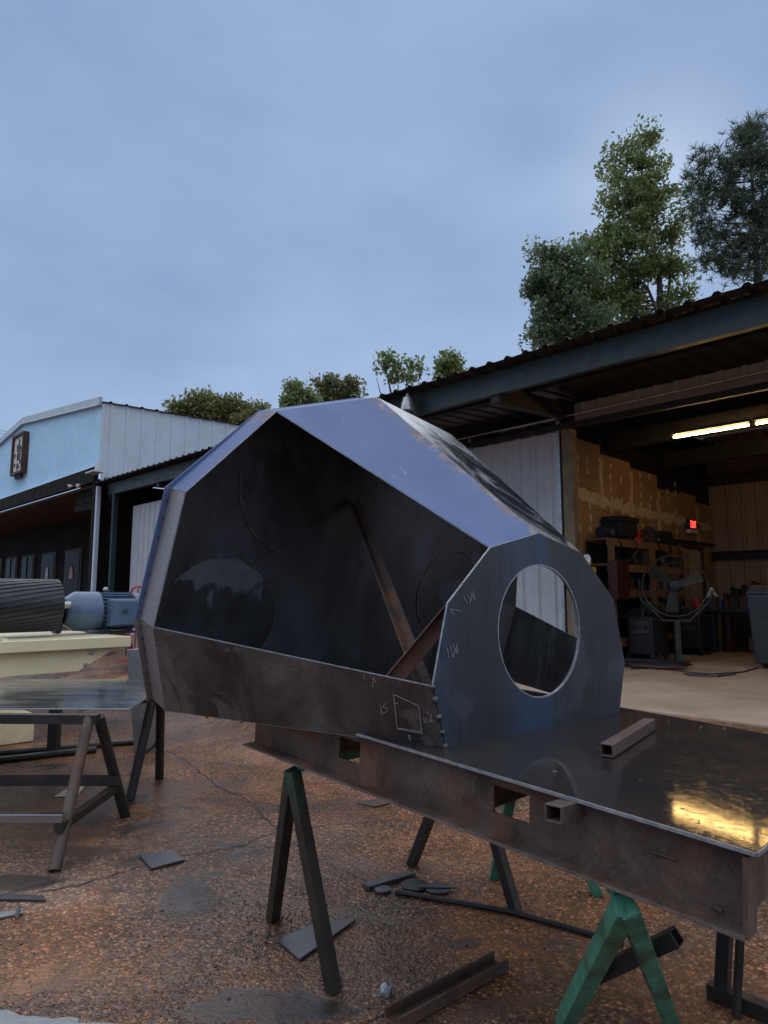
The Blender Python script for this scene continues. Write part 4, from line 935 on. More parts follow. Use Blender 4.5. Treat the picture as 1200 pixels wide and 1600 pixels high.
for i in range(52):
    lv = random.choice([2.42, 2.42, 2.0, 2.0, 1.57, 1.57, .77]); t_ = random.uniform(10.4, 13.2); s_ = random.uniform(5.40, 5.55); h_ = random.uniform(.10, .34)
    m = MB()
    if i % 3 == 0: m.lathe(S(s_, t_, lv), (0, 0, 1), [(0, .07), (h_ * .7, .07), (h_ * .75, .03), (h_, .03)], 12)
    elif i % 3 == 1: m.box(S(s_, t_, lv + h_ / 2), (.2, random.uniform(.1, .3), h_), AX).box(S(s_ - .03, t_, lv + h_ + .02), (.08, .1, .04), AX)
    else: m.tube([S(s_, t_ - .15, lv + .05), S(s_ - .05, t_, lv + .09), S(s_ + .02, t_ + .16, lv + .04)], [.04, .05, .03], 8)
    item('shelf_clutter', 'grimy tool or tin among the clutter on the ' + {2.42: 'top', 2.0: 'second', 1.57: 'third', .77: 'lowest'}[lv] + ' lumber shelf', 'tool', m, random.choice([M['black'], M['purlin'], M['motor_dark'], M['rusty'], M['fan_grey'], M['brown_wood']]), .003, 'tools crowded on the lumber shelves')
item('wood_box', 'small plywood box with two holes on the third shelf', 'box', MB().box(S(5.42, 12.35, 1.72), (.2, .34, .30), AX).lathe(S(5.318, 12.28, 1.75), -eV, [(0, .03), (.003, .03)], 10).lathe(S(5.318, 12.42, 1.75), -eV, [(0, .03), (.003, .03)], 10), M['shelf_wood'])
item('tool_cabinet', 'maroon metal tool cabinet at the left end of the shelf', 'cabinet', MB().box(S(5.15, 10.3, 1.72), (.16, .42, .62), AX).box(S(5.06, 10.3, 1.8), (.02, .25, .02), AX), M['maroon'], .01)
# things beside the shelf, seen past the hood's edge
def yb(px, py, t_, sx, h): 
    p = onplane(px, py, S(0, t_, 0), qV); return p
p = yb(930, 900, 9.3, 0, 0)
ycab = thing('yellow_stand', 'yellow steel stand just behind the right edge of the hood', 'stand', Vector((p.x, p.y, ZF)))
MB().box(Vector((p.x, p.y, ZF + .5)) - eV * .05, (.16, .30, .98), AX).build('lower_panel', M['yellow'], ycab, bevel=.01); MB().box(Vector((p.x, p.y, ZF + 1.25)) + eV * .14, (.16, .3, .5), AX).build('upper_panel', M['yellow'], ycab, bevel=.01)
m = MB(); bm = bmesh.new(); bmesh.ops.create_icosphere(bm, subdivisions=2, radius=.09); c = Vector((p.x, p.y, ZF + 1.60)) + eV * .16
for v in bm.verts: v.co *= random.uniform(.65, 1.3)
m.add([v.co + c for v in bm.verts], [[v.index for v in f.verts] for f in bm.faces]); bm.free()
tag(m.build('crumpled_rag', M['paper']), 'crumpled white rag on top of the yellow stand', 'rag')
# workbench under/next to the shelf, dark
wb = thing('workbench', 'low dark steel bench piled with tools behind the drum fan', 'workbench', S(5.0, 12.4, ZF))
MB().box(S(5.42, 12.3, 1.12), (.48, 2.6, .06), AX).build('bench_top', M['purlin'], wb, bevel=.004)
for s_ in (5.22, 5.62):
    for t_ in (11.1, 13.5): MB().box(S(s_, t_, (ZF + 1.09) / 2), (.07, .07, 1.09 - ZF), AX).build('leg', M['dark_steel'], wb)
MB().box(S(5.42, 12.3, .68), (.44, 2.3, .04), AX).build('lower_shelf', M['dark_steel'], wb)
for i in range(14):
    t_ = random.uniform(11.1, 13.4); s_ = random.uniform(5.28, 5.5); h_ = random.uniform(.05, .2); m = MB()
    if i % 2: m.box(S(s_, t_, 1.15 + h_ / 2), (.2, .25, h_), AX).box(S(s_, t_ + .02, 1.15 + h_ + .015), (.1, .12, .03), AX)
    else: m.lathe(S(s_, t_, 1.15), (random.uniform(-.2, .2), 0, 1), [(0, .08), (h_ * .6, .07), (h_, .03)], 10)
    item('bench_clutter', 'dark tool or part lying in the pile on the low steel bench', 'tool', m, random.choice([M['black'], M['rusty'], M['fan_grey'], M['purlin']]), .003, 'tools piled on the low bench')
item('green_cloth', 'green cloth heaped on the low bench left of the fan', 'cloth', MB().sphere(S(5.28, 11.55, 1.27), .16, 12, 7, (.8, 1.1, .8)), M['green'], 0, smooth=True)
item('caster_wheel', 'round caster wheel on the floor under the low bench', 'wheel', MB().lathe(S(5.14, 11.35, ZF + .14), -eV, [(0, .13), (.05, .14), (.06, .1), (.08, .03)], 18), M['rubber'], 0)

# drum fan on pedestal
fb_ = G(1060, 1035, ZF + .012); fanr = thing('drum_fan', 'big round caged fan on a steel pedestal in the open bay', 'fan', fb_)
fd = Vector((-.42, -.9, 0)).normalized(); fx = fd.cross(ZV).normalized(); fc = fb_ + ZV * 1.22; FR = .49
def Fa(a, r, d): return fc + (fx * math.cos(a) + ZV * math.sin(a)) * r + fd * d
MB().sqtube(fb_, fb_ + ZV * .66, .085, .085, .006, up=(1, 0, 0)).build('pedestal', M['fan_grey'], fanr)
MB().box(fb_ + ZV * .008, (.3, .3, .016), AX).build('base_plate', M['fan_grey'], fanr)
yk = [Fa(rad(188), FR + .07, 0), Fa(rad(205), FR + .07, 0), fb_ + ZV * .66 - fx * .2, fb_ + ZV * .66 + fx * .2, Fa(rad(-25), FR + .07, 0), Fa(rad(-8), FR + .07, 0)]
MB().tube(yk, .024, 8).build('yoke', M['fan_grey'], fanr)
for d in (.09, -.09):
    for rr in (FR, FR * .75, FR * .5, FR * .27): MB().tube([Fa(2 * math.pi * k / 40, rr, d) for k in range(41)], .0035 if rr < FR else .008, 5, False).build('cage_ring', M['fan_grey'], fanr)
    for k in range(20): MB().tube([Fa(2 * math.pi * k / 20, .1, d), Fa(2 * math.pi * k / 20, FR, d)], .002, 4).build('cage_wire', M['fan_grey'], fanr)
for k in range(3):
    a = rad(38 + 120 * k); m = MB(); w1, w2 = rad(-14), rad(16)
    m.prism([Fa(a - .45, .10, -.02), Fa(a - .24, FR * .88, -.05), Fa(a + .22, FR * .92, .05), Fa(a + .6, .10, .02)], fd * .006); m.build('blade', M['fan_grey'], fanr)
MB().lathe(Fa(0, 0, .07), -fd, [(0, .06), (.02, .09), (.16, .09), (.3, .12), (.45, .12), (.46, .05)], 16).build('hub_motor', M['motor_dark'], fanr, smooth=True)
# bench with jug at the corner
t2 = thing('small_table', 'small dark worktable with jug beside the drum fan', 'table', S(4.5, 13.9, ZF))
cT = G(1120, 1022, ZF); 
def Tb(a, b, z): return cT + eV * a + qV * b + ZV * z
MB().box(Tb(-.15, .35, .80), (1.3, .8, .06), AX).build('table_top', M['dark_steel'], t2, bevel=.004)
for a in (.42, -.7):
    for b in (.02, .68): MB().box(Tb(a, b, .385), (.07, .07, .77), AX).build('leg', M['post_tan'] if (a > 0 and b < .1) else M['dark_steel'], t2)
jp = Tb(.1, .2, .83)
jug = thing('jug', 'white and blue plastic jug on the small worktable', 'jug', jp); MB().lathe(jp, (0, 0, 1), [(0, .12), (.19, .12), (.2, .11)], 16).build('label_band', M['blue'], jug, smooth=True); MB().lathe(jp + ZV * .2, (0, 0, 1), [(0, .115), (.06, .1), (.13, .05), (.16, .035), (.2, .035)], 16).build('neck', M['white'], jug, smooth=True)
rp_ = Tb(.35, .1, .83); item('red_can', 'red can on the small worktable left of the jug', 'can', MB().lathe(rp_, (0, 0, 1), [(0, .08), (.18, .08), (.19, .07), (.2, .03), (.23, .03)], 14), M['red'], 0)
b2_ = thing('back_bench', 'dark cluttered bench along the back wall of the bay', 'workbench', S(3.9, 15.4, ZF))
MB().box(S(3.6, 15.4, 1.45), (3.2, .7, .08), AX).build('bench_top', M['black'], b2_); MB().box(S(3.6, 15.65, .9), (3.1, .1, 1.0), AX).build('bench_back', M['black'], b2_)
for s_ in (2.2, 5.0): MB().box(S(s_, 15.15, (ZF + 1.4) / 2), (.09, .09, 1.4 - ZF), AX).build('leg', M['dark_steel'], b2_)
for i in range(14):
    s_ = 5.05 - i * .2; h_ = random.uniform(.08, .28); m = MB().box(S(s_, 15.3, 1.49 + h_ / 2), (.14, .2, h_), AX); m.lathe(S(s_ + .02, 15.2, 1.49 + h_), (0, 0, 1), [(0, .05), (.04, .04)], 8)
    item('bench_part', 'dark part standing in the row on the back wall bench', 'part', m, random.choice([M['black'], M['purlin'], M['rusty'], M['fan_grey']]), .003, 'parts along the back wall bench')
cn = S(4.35, 15.25, 1.49); item('pale_funnel', 'pale cone shaped funnel on the back wall bench', 'funnel', MB().lathe(cn, (0, 0, 1), [(0, .13), (.03, .13), (.1, .05), (.28, .03), (.38, .03)], 14), M['white'], 0, smooth=True)
pk = G(1158, 1012, ZF)
item('leaning_board', 'tan board leaning against the bench left of the bin', 'board', MB().bar(S(3.95, 13.2, ZF), S(4.35, 14.2, ZF + 1.05), .32, .02, up=(0, -.5, .5)), M['brown_wood'], .003)
# bin
bp = G(1214, 1044, ZF + .012)
bn = thing('waste_bin', 'tall dark plastic bin at the right edge of the open bay', 'bin', bp)
fr = [( -.27, -.3), (.27, -.3), (.27, .3), (-.27, .3)]
lo_ = [bp + eV * x * .82 + qV * y * .82 + ZV * .06 for x, y in fr]; hi_ = [bp + eV * x + qV * y + ZV * 1.08 for x, y in fr]
MB().hexa(lo_, hi_).build('bin_body', M['binblack'], bn, bevel=.03)
MB().hexa([bp + eV * x * 1.08 + qV * y * 1.08 + ZV * 1.085 for x, y in fr], [bp + eV * x * .8 + qV * y * .85 + ZV * 1.22 for x, y in fr]).build('lid', M['binblack'], bn, bevel=.03)
MB().box(bp - qV * .285 + ZV * .78 - eV * .12, (.16, .012, .13), AX).build('sticker', M['white'], bn); MB().box(bp - qV * .293 + ZV * .745 - eV * .12, (.15, .006, .04), AX).build('sticker_stripe', M['red'], bn)
for s_ in (-1, 1): MB().lathe(bp + eV * s_ * .2 + qV * .22 + ZV * .07, eV * s_, [(0, .07), (.05, .07)], 12).build('wheel', M['rubber'], bn)
# hoses on the floor
def coil(c, r, turns, name, label, mat, rr=.012, tail=None):
    pts = []
    for i in range(int(turns * 20) + 1):
        a = 2 * math.pi * i / 20; q_ = r * (1 + .18 * math.sin(i * .37) + random.uniform(-.05, .05)); pts.append(c + eV * math.cos(a) * q_ * 1.5 + qV * math.sin(a) * q_ * .8 + ZV * (rr + .010 * (i / 20)))
    if tail: pts += [Vector(t_) + ZV * rr for t_ in tail]
    return tag(MB().tube(pts, rr, 6).build(name, mat, smooth=True), label, 'hose')
coil(G(1000, 1040, ZF + .012), .42, 6, 'air_hose', 'coiled dark air hose heaped on the shop floor behind the hood', M['rubber'])
coil(G(1020, 1043, ZF + .012), .30, 4, 'welding_lead', 'reddish welding lead coiled on the shop floor over the dark hose', M['rusty_red'], .01)
tag(MB().tube([G(x, y, ZF + .012) + ZV * .008 for x, y in [(985, 1046), (1020, 1044), (1060, 1049), (1095, 1053), (1130, 1056), (1150, 1054), (1120, 1058), (1075, 1056), (1068, 1053), (1100, 1055), (1160, 1051), (1185, 1044)]], .009, 6).build('power_cable', M['rubber'], smooth=True), 'long looping cable running across the shop floor to the bin', 'cable')

# yard lamp hanging at the eave
yl = onplane(637, 632, S(0, 7.5, 0), qV)
ylr = thing('yard_lamp', 'grey jar shaped yard lamp hanging from the eave above the hood', 'lamp', yl)
MB().lathe(yl - ZV * .12, (0, 0, 1), [(0, .10), (.02, .115), (.15, .10), (.17, .085), (.23, .075), (.25, .03), (.30, .025)], 20).build('lamp_body', M['galv'], ylr, smooth=True)
MB().lathe(yl - ZV * .2, (0, 0, 1), [(0, .07), (.02, .085), (.08, .09)], 20).build('lens', M['fan_grey'], ylr, smooth=True)
MB().tube([yl + ZV * .05 + qV * .06, yl + ZV * .02 - eV * .18 + qV * .1, yl - ZV * .12 - eV * .22 + qV * .12], .01, 6).build('bracket_arm', M['purlin'], ylr)

# ================================================================== STORE BUILDING ON THE LEFT
T0 = 7.5; SA = 19.62; SP = 26.9; SE = 34.0; SX = 62.0
store = thing('store_building', 'pale blue gabled metal store with dark timber porch on the left', 'building', S(26, 9, ZF))
ZB = 5.26
def gz(s): return 7.12 + (s - SA) / (SP - SA) * .78 if s < SP else 7.9 - (s - SP) / (SE - SP) * .78
# gable wall sheets
k = 0; s_ = SA
while s_ < SE - .01:
    m = MB(); w_ = min(.915, SE - s_); pr = []
    for i in range(6):
        b = s_ + w_ * i / 6; pr += [(b, 0), (b + w_ * .07, 0), (b + w_ * .085, .034), (b + w_ * .115, .034), (b + w_ * .13, 0)]
    pr.append((s_ + w_, 0)); n = len(pr)
    m.v = [S(x, T0 - h, ZB) for x, h in pr] + [S(x, T0 - h, gz(x) - .05) for x, h in pr]
    m.f = [(i, i + 1, n + i + 1, n + i) for i in range(n - 1)]
    m.build('gable_sheet', M['blue_sheet'], store, solid=.0015); s_ += w_
for a, b in ((SA - .05, SP), (SP, SE)):
    MB().bar(S(a, T0 - .06, gz(a) + .03), S(b, T0 - .06, gz(b) + .03), .10, .26).build('rake_trim', M['blue_trim'], store, bevel=.01)
    MB().bar(S(a, T0 - .125, gz(a) - .08), S(b, T0 - .125, gz(b) - .08), .02, .05).build('trim_lip', M['grey_sheet'], store)
MB().box(S((SA + SE) / 2, T0 - .05, ZB - .03), (SE - SA, .10, .06), AX).build('base_flashing', M['blue_sheet'], store)
# side wall above the workshop roof, running away to the right
gd = Vector((math.sin(rad(52.2)), math.cos(rad(52.2)), 0)); gn = Vector((gd.y, -gd.x, 0))
c0 = S(SA, T0, 0); MB().box(c0 + ZV * ((ZB + 7.1) / 2 - .12) + gd * .03 - eV * .03, (.06, .06, 7.1 - ZB + .2), AX).build('corner_trim', M['grey_sheet'], store)
for i in range(13):
    rib_sheet(c0 + gd * (.06 + i * .915) + ZV * 4.75, gd, ZV, .916, 7.12 - 4.75, gn, .457, .03).build('side_sheet', M['grey_sheet'], store, solid=.0015)
for i in range(13):
    rib_sheet(c0 + gd * (.0 + i * .915) + gn * .10 + ZV * 7.14, gd, (-gn + ZV * .107).normalized(), .915, 7.1, ZV, .457, .035, True).build('roof_sheet', M['purlin'], store, solid=.002)
# porch: fascia, sloping timber, recessed front
MB().box(S((SA + SX) / 2 + .1, T0 - .02, ZB - .28), (SX - SA, .14, .44), AX).build('porch_fascia', M['dark_wood'], store)
for i in range(4): MB().box(S(SA + .9, T0 + .2 + i * .02, ZB - .45 - i * .21), (1.9 + i * .4, .03, .19), AX).build('lap_board', M['dark_wood'], store)
MB().box(S((SA + SX) / 2, T0 + 1.9, 4.72), (SX - SA, 3.6, .08), AX).build('porch_ceiling', M['brown_wood'], store)
MB().box(S((SA + SX) / 2, T0 + 3.0, 2.6), (SX - SA, .2, 4.6), AX).build('front_wall', M['dark_wood'], store)
MB().box(S(SA + .02, T0 + 1.5, 2.5), (.16, 3.0, 4.4), AX).build('porch_return', M['dark_wood'], store)
MB().box(S(SA + .12, T0 + .05, 2.55), (.22, .22, 4.4), AX).build('porch_post', M['dark_wood'], store, bevel=.01)
MB().box(S(SA - .14, T0 - .02, 2.45), (.12, .12, 4.3), AX).build('downpipe', M['grey_sheet'], store, bevel=.02)
for j, s_ in enumerate((29.3, 32.3, 35.2, 37.8, 40.4, 43.0)):
    wd = 1.7; wf = MB().box(S(s_, T0 + 2.87, 2.05), (wd + .18, .06, 2.7), AX).build('door' if j in (0, 1) else 'window', M['brown_wood'], store)
    MB().box(S(s_, T0 + 2.83, 2.15), (wd - .1, .03, 2.3), AX).build('pane', M['pane'], wf)
    MB().box(S(s_, T0 + 2.805, 2.15), (.05, .03, 2.3), AX).build('mullion', M['dark_wood'], wf) if j > 1 else None
    if j == 0:
        c = S(s_, T0 + 2.80, 2.42); bp_ = [(-.22, -.25), (.22, -.25), (.22, -.2), (.17, .05), (.1, .22), (0, .28), (-.1, .22), (-.17, .05), (-.22, -.2)]
        MB().prism([c + eV * x + ZV * y for x, y in bp_], -qV * .01).build('red_bell_sticker', M['red'], wf)
    if j == 1:
        c = S(s_, T0 + 2.80, 2.45); MB().prism([c + eV * x + ZV * y for x, y in ((-.12, -.3), (.1, -.3), (.16, 0), (.12, .25), (-.02, .3), (-.16, .2), (-.18, -.05))], -qV * .008).build('sticker', M['white'], wf)
        MB().prism([c - qV * .010 + eV * x + ZV * y for x, y in ((.0, .02), (.14, .02), (.12, .22), (-.0, .26))], -qV * .006).build('sticker_canton', M['blue'], wf)
        for z_ in (-.22, -.12, -.02): MB().box(c - qV * .012 + ZV * z_ - eV * .02, (.24, .006, .035), AX).build('sticker_stripe', M['red'], wf)
# wall sign
sc_ = onplane(32, 710, S(0, T0 - .12, 0), qV)
sg = thing('wall_sign', 'square framed sign with a black emblem on the blue gable', 'sign', sc_)
SW, SHt = 1.22, 1.42  # metres
MB().box(sc_, (SW, .12, SHt), AX).build('sign_board', M['white'], sg)
for a, w_, h_ in ((SW / 2, .09, SHt + .1), (-SW / 2, .09, SHt + .1)): MB().box(sc_ + eV * a - qV * .04, (w_, .2, h_), AX).build('sign_frame', M['brown_wood'], sg)
for a in (SHt / 2, -SHt / 2): MB().box(sc_ + ZV * a - qV * .04, (SW - .1, .2, .09), AX).build('sign_frame', M['brown_wood'], sg)
M['emblem'] = simple('emblem_black', (.02, .02, .022), .2, .6, 0, 5)
def em(pts, name='emblem'): MB().prism([sc_ - qV * .062 - eV * x * .74 + ZV * y * .74 for x, y in pts], -qV * .02).build(name, M['emblem'], sg)
em([(-.28, .18), (-.30, .52), (-.05, .50), (-.02, .58), (.10, .55), (.18, .40), (.26, .38), (.30, .12), (-.05, .10)])
em([(-.05, .62), (.02, .80), (.12, .66), (.16, .58), (.02, .56)])
for i, y in enumerate((.0, -.1, -.2, -.3)): em([(-.26 + .02 * i, y - .03), (.30 - .01 * i, y + .03), (.30 - .01 * i, y + .08), (-.26 + .02 * i, y + .02)], 'emblem_stripe')
for x, y, s_ in ((-.55, -.02, .10), (.42, .25, .09), (-.5, -.50, .10), (.32, -.42, .12), (-.10, -.55, .12), (.12, -.66, .11), (-.14, -.72, .08)):
    em([(x + math.cos(a) * s_ * (1 if i % 2 else .6), y + math.sin(a) * s_ * 1.2 * (1 if i % 2 else .65)) for i, a in enumerate(np.arange(0, 6.2, .785))], 'emblem_gear')
for x in (-.25, -.08, .1, .28): MB().box(sc_ - eV * x - ZV * (SHt / 2 + .12) - qV * .02, (.07, .1, .16), AX).build('hanger_bolt', M['emblem'], sg)
# floodlights at the porch corner
for i, (x, y, lb) in enumerate(((125, 758, 'white floodlight under the porch corner, right of the pair'), (113, 759, 'white floodlight under the porch corner, left of the pair'))):
    p = onplane(x, y, S(0, T0 - .1, 0), qV); r = thing('floodlight', lb, 'floodlight', p)
    MB().lathe(p, -qV + ZV * -.3 + eV * (.5 if i else -.5), [(0, .03), (.03, .035), (.10, .06), (.12, .057)], 14).build('lamp_head', M['white'], r, smooth=True); MB().tube([p, p + qV * .22 + ZV * .02], .025, 8).build('arm', M['grey_sheet'], r)
pj = onplane(148, 738, S(0, T0 - .3, 0), qV); tag(MB().box(pj, (.6, .3, .04), AX).box(pj + ZV * .15 - eV * .2, (.22, .08, .26), AX).build('gutter_end', M['grey_sheet']), 'white bent gutter end between the store corner and the workshop eave', 'gutter')
# hand truck
hb = aty(211, 1000, 12.0); hz = .1
ht = thing('hand_truck', 'red tube hand truck handle showing left of the hood', 'hand truck', Vector((hb.x, hb.y, ZF)))
def Hh(a, z): return Vector((hb.x + a, hb.y, z))
MB().tube([Hh(-.11, .35), Hh(-.11, 1.52), Hh(-.08, 1.60), Hh(-.02, 1.63), Hh(.16, 1.63), Hh(.21, 1.60), Hh(.23, 1.52), Hh(.23, .35)], .019, 8).build('frame_tube', M['red'], ht, smooth=True)
MB().tube([Hh(-.0, .35), Hh(.0, 1.45), Hh(.02, 1.60)], .014, 8).build('inner_tube', M['red'], ht)
MB().box(Hh(.06, .36) - Vector((0, .12, 0)), (.4, .26, .02)).build('toe_plate', M['red'], ht)
for a in (-.17, .29): MB().lathe(Hh(a, ZF + .13) + Vector((0, .12, 0)), (1, 0, 0), [(0, .12), (.05, .12)], 14).build('wheel', M['rubber'], ht)
# power lines
for i, (y0, y1) in enumerate(((650, 661), (655, 664), (662, 670))):
    a, b = aty(-250, y0 - 13, 60), aty(420, y1 + 22, 60); pts = [a.lerp(b, k / 10) - ZV * (1.2 * (1 - (2 * k / 10 - 1) ** 2)) for k in range(11)]
    tag(MB().tube(pts, .018, 4).build('power_line', M['black']), ('topmost', 'middle', 'lowest')[i] + ' power line in the sky left of the store', 'power line')

# ================================================================== TREES
def leaf_cloud(centers, size, per, spread, needles=False):
    V = []; F = []
    N = len(centers) * per; rng = np.random
    c = np.repeat(np.array(centers), per, 0) + np.clip(rng.normal(0, 1, (N, 3)), -1.4, 1.4) * np.array([1, 1, .62]) * np.repeat(np.array(spread)[:, None] if np.ndim(spread) else np.full((len(centers), 1), spread), per, 0)
    u = rng.normal(0, 1, (N, 3)); u /= np.linalg.norm(u, axis=1)[:, None]; w = rng.normal(0, 1, (N, 3)); v = np.cross(u, w); v /= np.linalg.norm(v, axis=1)[:, None]
    L_ = size * rng.uniform(.45, 1.6, (N, 1)); Wd = L_ * (.05 if needles else .30)
    a = c - u * L_ * .5; b = c + v * Wd; d = c + u * L_ * .5; e_ = c - v * Wd
    V = np.stack([a, b, d, e_], 1).reshape(-1, 3); F = np.arange(N * 4).reshape(-1, 4)
    return V, F
def np_mesh(name, V, F, mat, parent, org):
    me = bpy.data.meshes.new(name); V = V - np.array(org); me.vertices.add(len(V)); me.vertices.foreach_set('co', V.ravel().astype(np.float32))
    me.loops.add(F.size); me.loops.foreach_set('vertex_index', F.ravel().astype(np.int32)); me.polygons.add(len(F)); me.polygons.foreach_set('loop_start', np.arange(0, F.size, 4, dtype=np.int32)); me.polygons.foreach_set('loop_total', np.full(len(F), 4, dtype=np.int32))
    me.update(); me.validate(); me.materials.append(mat); o = bpy.data.objects.new(name, me); COL.objects.link(o); o.parent = parent; return o
def tree(label, Y, base_px, stems, lobes, mat, size, clusters, per, spr, kind='broad', group='trees behind the buildings', name='tree', twig=.02):
    base = aty(base_px[0], base_px[1], Y); base.z = ZF
    r = thing(name, label, 'tree', base, group); sc = Y / FPX
    tk = MB(); segs = []
    for st in stems:
        pts = [aty(x, y, Y + dy) for x, y, dy in st[1]]; pts = [Vector((base.x + random.uniform(-.1, .1), base.y, ZF))] + pts; n = len(pts)
        rs = [st[0] * (1 - .85 * i / (n - 1)) for i in range(n)]; tk.tube(pts, rs, 8); segs += [(pts[i].lerp(pts[i + 1], k / 6), rs[i]) for i in range(n - 1) for k in range(6)]
    cen = []; spd = []
    tot = sum(l[2] ** 2 for l in lobes)
    for (x, y, rp_) in lobes:
        c = aty(x, y, Y); R_ = rp_ * sc
        for _ in range(max(3, int(clusters * rp_ ** 2 / tot))):
            d = Vector(np.random.normal(0, 1, 3)); d.normalize(); q_ = c + Vector((d.x, d.y * 1.0, d.z)) * R_ * random.uniform(.25, 1.0) ** .6
            cen.append(q_); spd.append(spr * random.uniform(.6, 1.3))
            if random.random() < .8:
                bs = min(segs, key=lambda g_: (g_[0] - q_).length + max(0, g_[0].z - q_.z) * 2)
                md = bs[0].lerp(q_, .55) + Vector((0, 0, -.12 * (bs[0] - q_).length * random.uniform(-.6, 1)))
                tk.tube([bs[0], md, q_], [max(twig * 1.2, min(bs[1] * .3, .045)), twig, twig * .5], 4, False)
    tk.build('trunk', M['bark'], r, smooth=True)
    if kind == 'pine':
        VV, FF = [], []; off = 0; tips = []
        for q_ in cen:
            for _ in range(per): tips.append(np.array(q_) + np.clip(np.random.normal(0, 1, 3), -1.6, 1.6) * spr)
        tips = np.array(tips); nb = 16; N = len(tips) * nb; c = np.repeat(tips, nb, 0); u = np.random.normal(0, 1, (N, 3)) + np.array([0, 0, .55]); u /= np.linalg.norm(u, axis=1)[:, None]
        w = np.random.normal(0, 1, (N, 3)); v = np.cross(u, w); v /= np.linalg.norm(v, axis=1)[:, None]; L_ = size * np.random.uniform(.7, 1.2, (N, 1))
        V = np.stack([c - v * .013, c + v * .013, c + u * L_ + v * .005, c + u * L_ - v * .005], 1).reshape(-1, 3); F = np.arange(N * 4).reshape(-1, 4)
    else: V, F = leaf_cloud(cen, size, per, spd)
    o = np_mesh('crown', V, F, mat, r, base); o['kind'] = 'stuff'
    return r
tree('tall green broadleaf tree rising above the workshop roof', 26, (1035, 930), [(.20, [(1033, 500, 0), (1030, 430, 0), (1010, 340, 0), (1000, 250, 0)]), (.13, [(1040, 500, .3), (1046, 440, .4), (1050, 380, .3)]), (.12, [(1028, 490, -.3), (1012, 450, -.4), (960, 400, -.5)])],
     [(1003, 222, 16), (985, 255, 30), (1022, 260, 24), (970, 245, 14), (960, 290, 24), (1005, 305, 44), (1040, 300, 18), (955, 330, 22), (985, 350, 45), (1030, 350, 42), (945, 375, 30), (980, 405, 48), (1035, 395, 38), (930, 400, 26), (915, 385, 10), (955, 440, 40), (1000, 440, 34), (1058, 415, 14), (935, 470, 36), (978, 488, 32), (915, 460, 26), (1066, 455, 10), (1050, 470, 10), (960, 515, 26), (1000, 500, 22)],
     M['leaf_mid'], .145, 175, 150, .34, twig=.026)
tree('dark bushy tree left of the tall broadleaf tree', 24, (890, 930), [(.16, [(892, 560, 0), (888, 500, 0), (870, 440, 0)]), (.1, [(900, 540, .2), (915, 480, .3)])],
     [(848, 402, 18), (872, 410, 22), (895, 400, 16), (838, 445, 18), (870, 445, 34), (905, 440, 30), (925, 425, 18), (850, 480, 24), (890, 485, 34), (835, 455, 12), (845, 515, 20), (880, 525, 28), (915, 510, 30), (845, 535, 14), (935, 500, 20)], M['leaf_dark'], .135, 110, 150, .32, twig=.024)
tree('tall dark pine at the right edge above the roof', 21, (1182, 930), [(.17, [(1186, 520, 0), (1182, 400, 0), (1176, 300, 0), (1172, 205, 0)])],
     [(1150, 208, 15), (1172, 205, 16), (1195, 200, 18), (1165, 240, 24), (1195, 245, 22), (1105, 245, 14), (1085, 262, 14), (1125, 250, 12), (1085, 290, 18), (1115, 285, 22), (1150, 280, 20), (1195, 290, 22), (1100, 330, 22), (1140, 325, 24), (1180, 335, 26), (1110, 370, 20), (1150, 375, 26), (1195, 380, 24), (1120, 400, 18), (1100, 410, 12), (1150, 420, 22), (1190, 420, 22), (1210, 330, 30), (1215, 250, 24)], M['leaf_pine'], .25, 210, 7, .2, 'pine', name='pine_tree', twig=.014)
tree('round grey green treetop above the store roof', 42, (330, 930), [(.25, [(330, 700, 0), (325, 650, 0)])], [(285, 638, 16), (305, 632, 14), (320, 634, 18), (345, 640, 22), (365, 636, 16), (380, 645, 14), (330, 650, 24), (300, 650, 18)], M['leaf_olive'], .22, 150, 70, .42)
tree('small yellowish tree between store roof and hood peak', 40, (400, 930), [(.12, [(402, 690, 0), (405, 650, 0)])], [(408, 636, 8), (402, 648, 8), (388, 655, 11), (378, 660, 10)], M['leaf_olive'], .18, 45, 40, .28)
tree('leafy tree just behind the hood peak, left of the brownish one', 36, (470, 930), [(.15, [(466, 680, 0), (466, 620, 0)])], [(462, 612, 12), (450, 622, 10), (478, 620, 13), (468, 632, 18), (488, 634, 10)], M['leaf_mid'], .19, 60, 50, .32)
tree('sparse brownish green tree behind the hood peak', 38, (520, 930), [(.15, [(515, 690, 0), (513, 600, 0)]), (.12, [(538, 690, .3), (545, 605, .3)])], [(502, 602, 10), (514, 596, 10), (525, 606, 9), (510, 616, 14), (545, 602, 12), (556, 604, 8), (540, 614, 12), (560, 618, 8), (527, 622, 14)], M['leaf_olive'], .19, 80, 40, .3)
tree('half bare twiggy tree left of the eave', 34, (618, 930), [(.14, [(618, 690, 0), (612, 620, 0), (602, 570, 0)]), (.10, [(622, 690, .2), (632, 620, .2), (640, 570, .2)]), (.07, [(615, 690, -.2), (596, 620, -.2), (588, 590, -.2)]), (.07, [(625, 690, 0), (648, 625, 0), (655, 590, 0)]), (.07, [(620, 690, .4), (622, 610, .4), (622, 560, .4)])], [(600, 558, 9), (610, 565, 11), (597, 572, 8), (632, 568, 7), (648, 568, 8), (655, 580, 7), (640, 590, 10), (618, 585, 14)], M['leaf_mid'], .2, 120, 8, .25, twig=.016)
tree('small leafy treetop showing just above the eave', 33, (700, 930), [(.12, [(700, 690, 0), (700, 600, 0), (700, 555, 0)])], [(700, 556, 8), (710, 566, 10), (694, 570, 11), (704, 580, 14), (688, 584, 8), (716, 578, 7)], M['leaf_mid'], .2, 90, 14, .24)

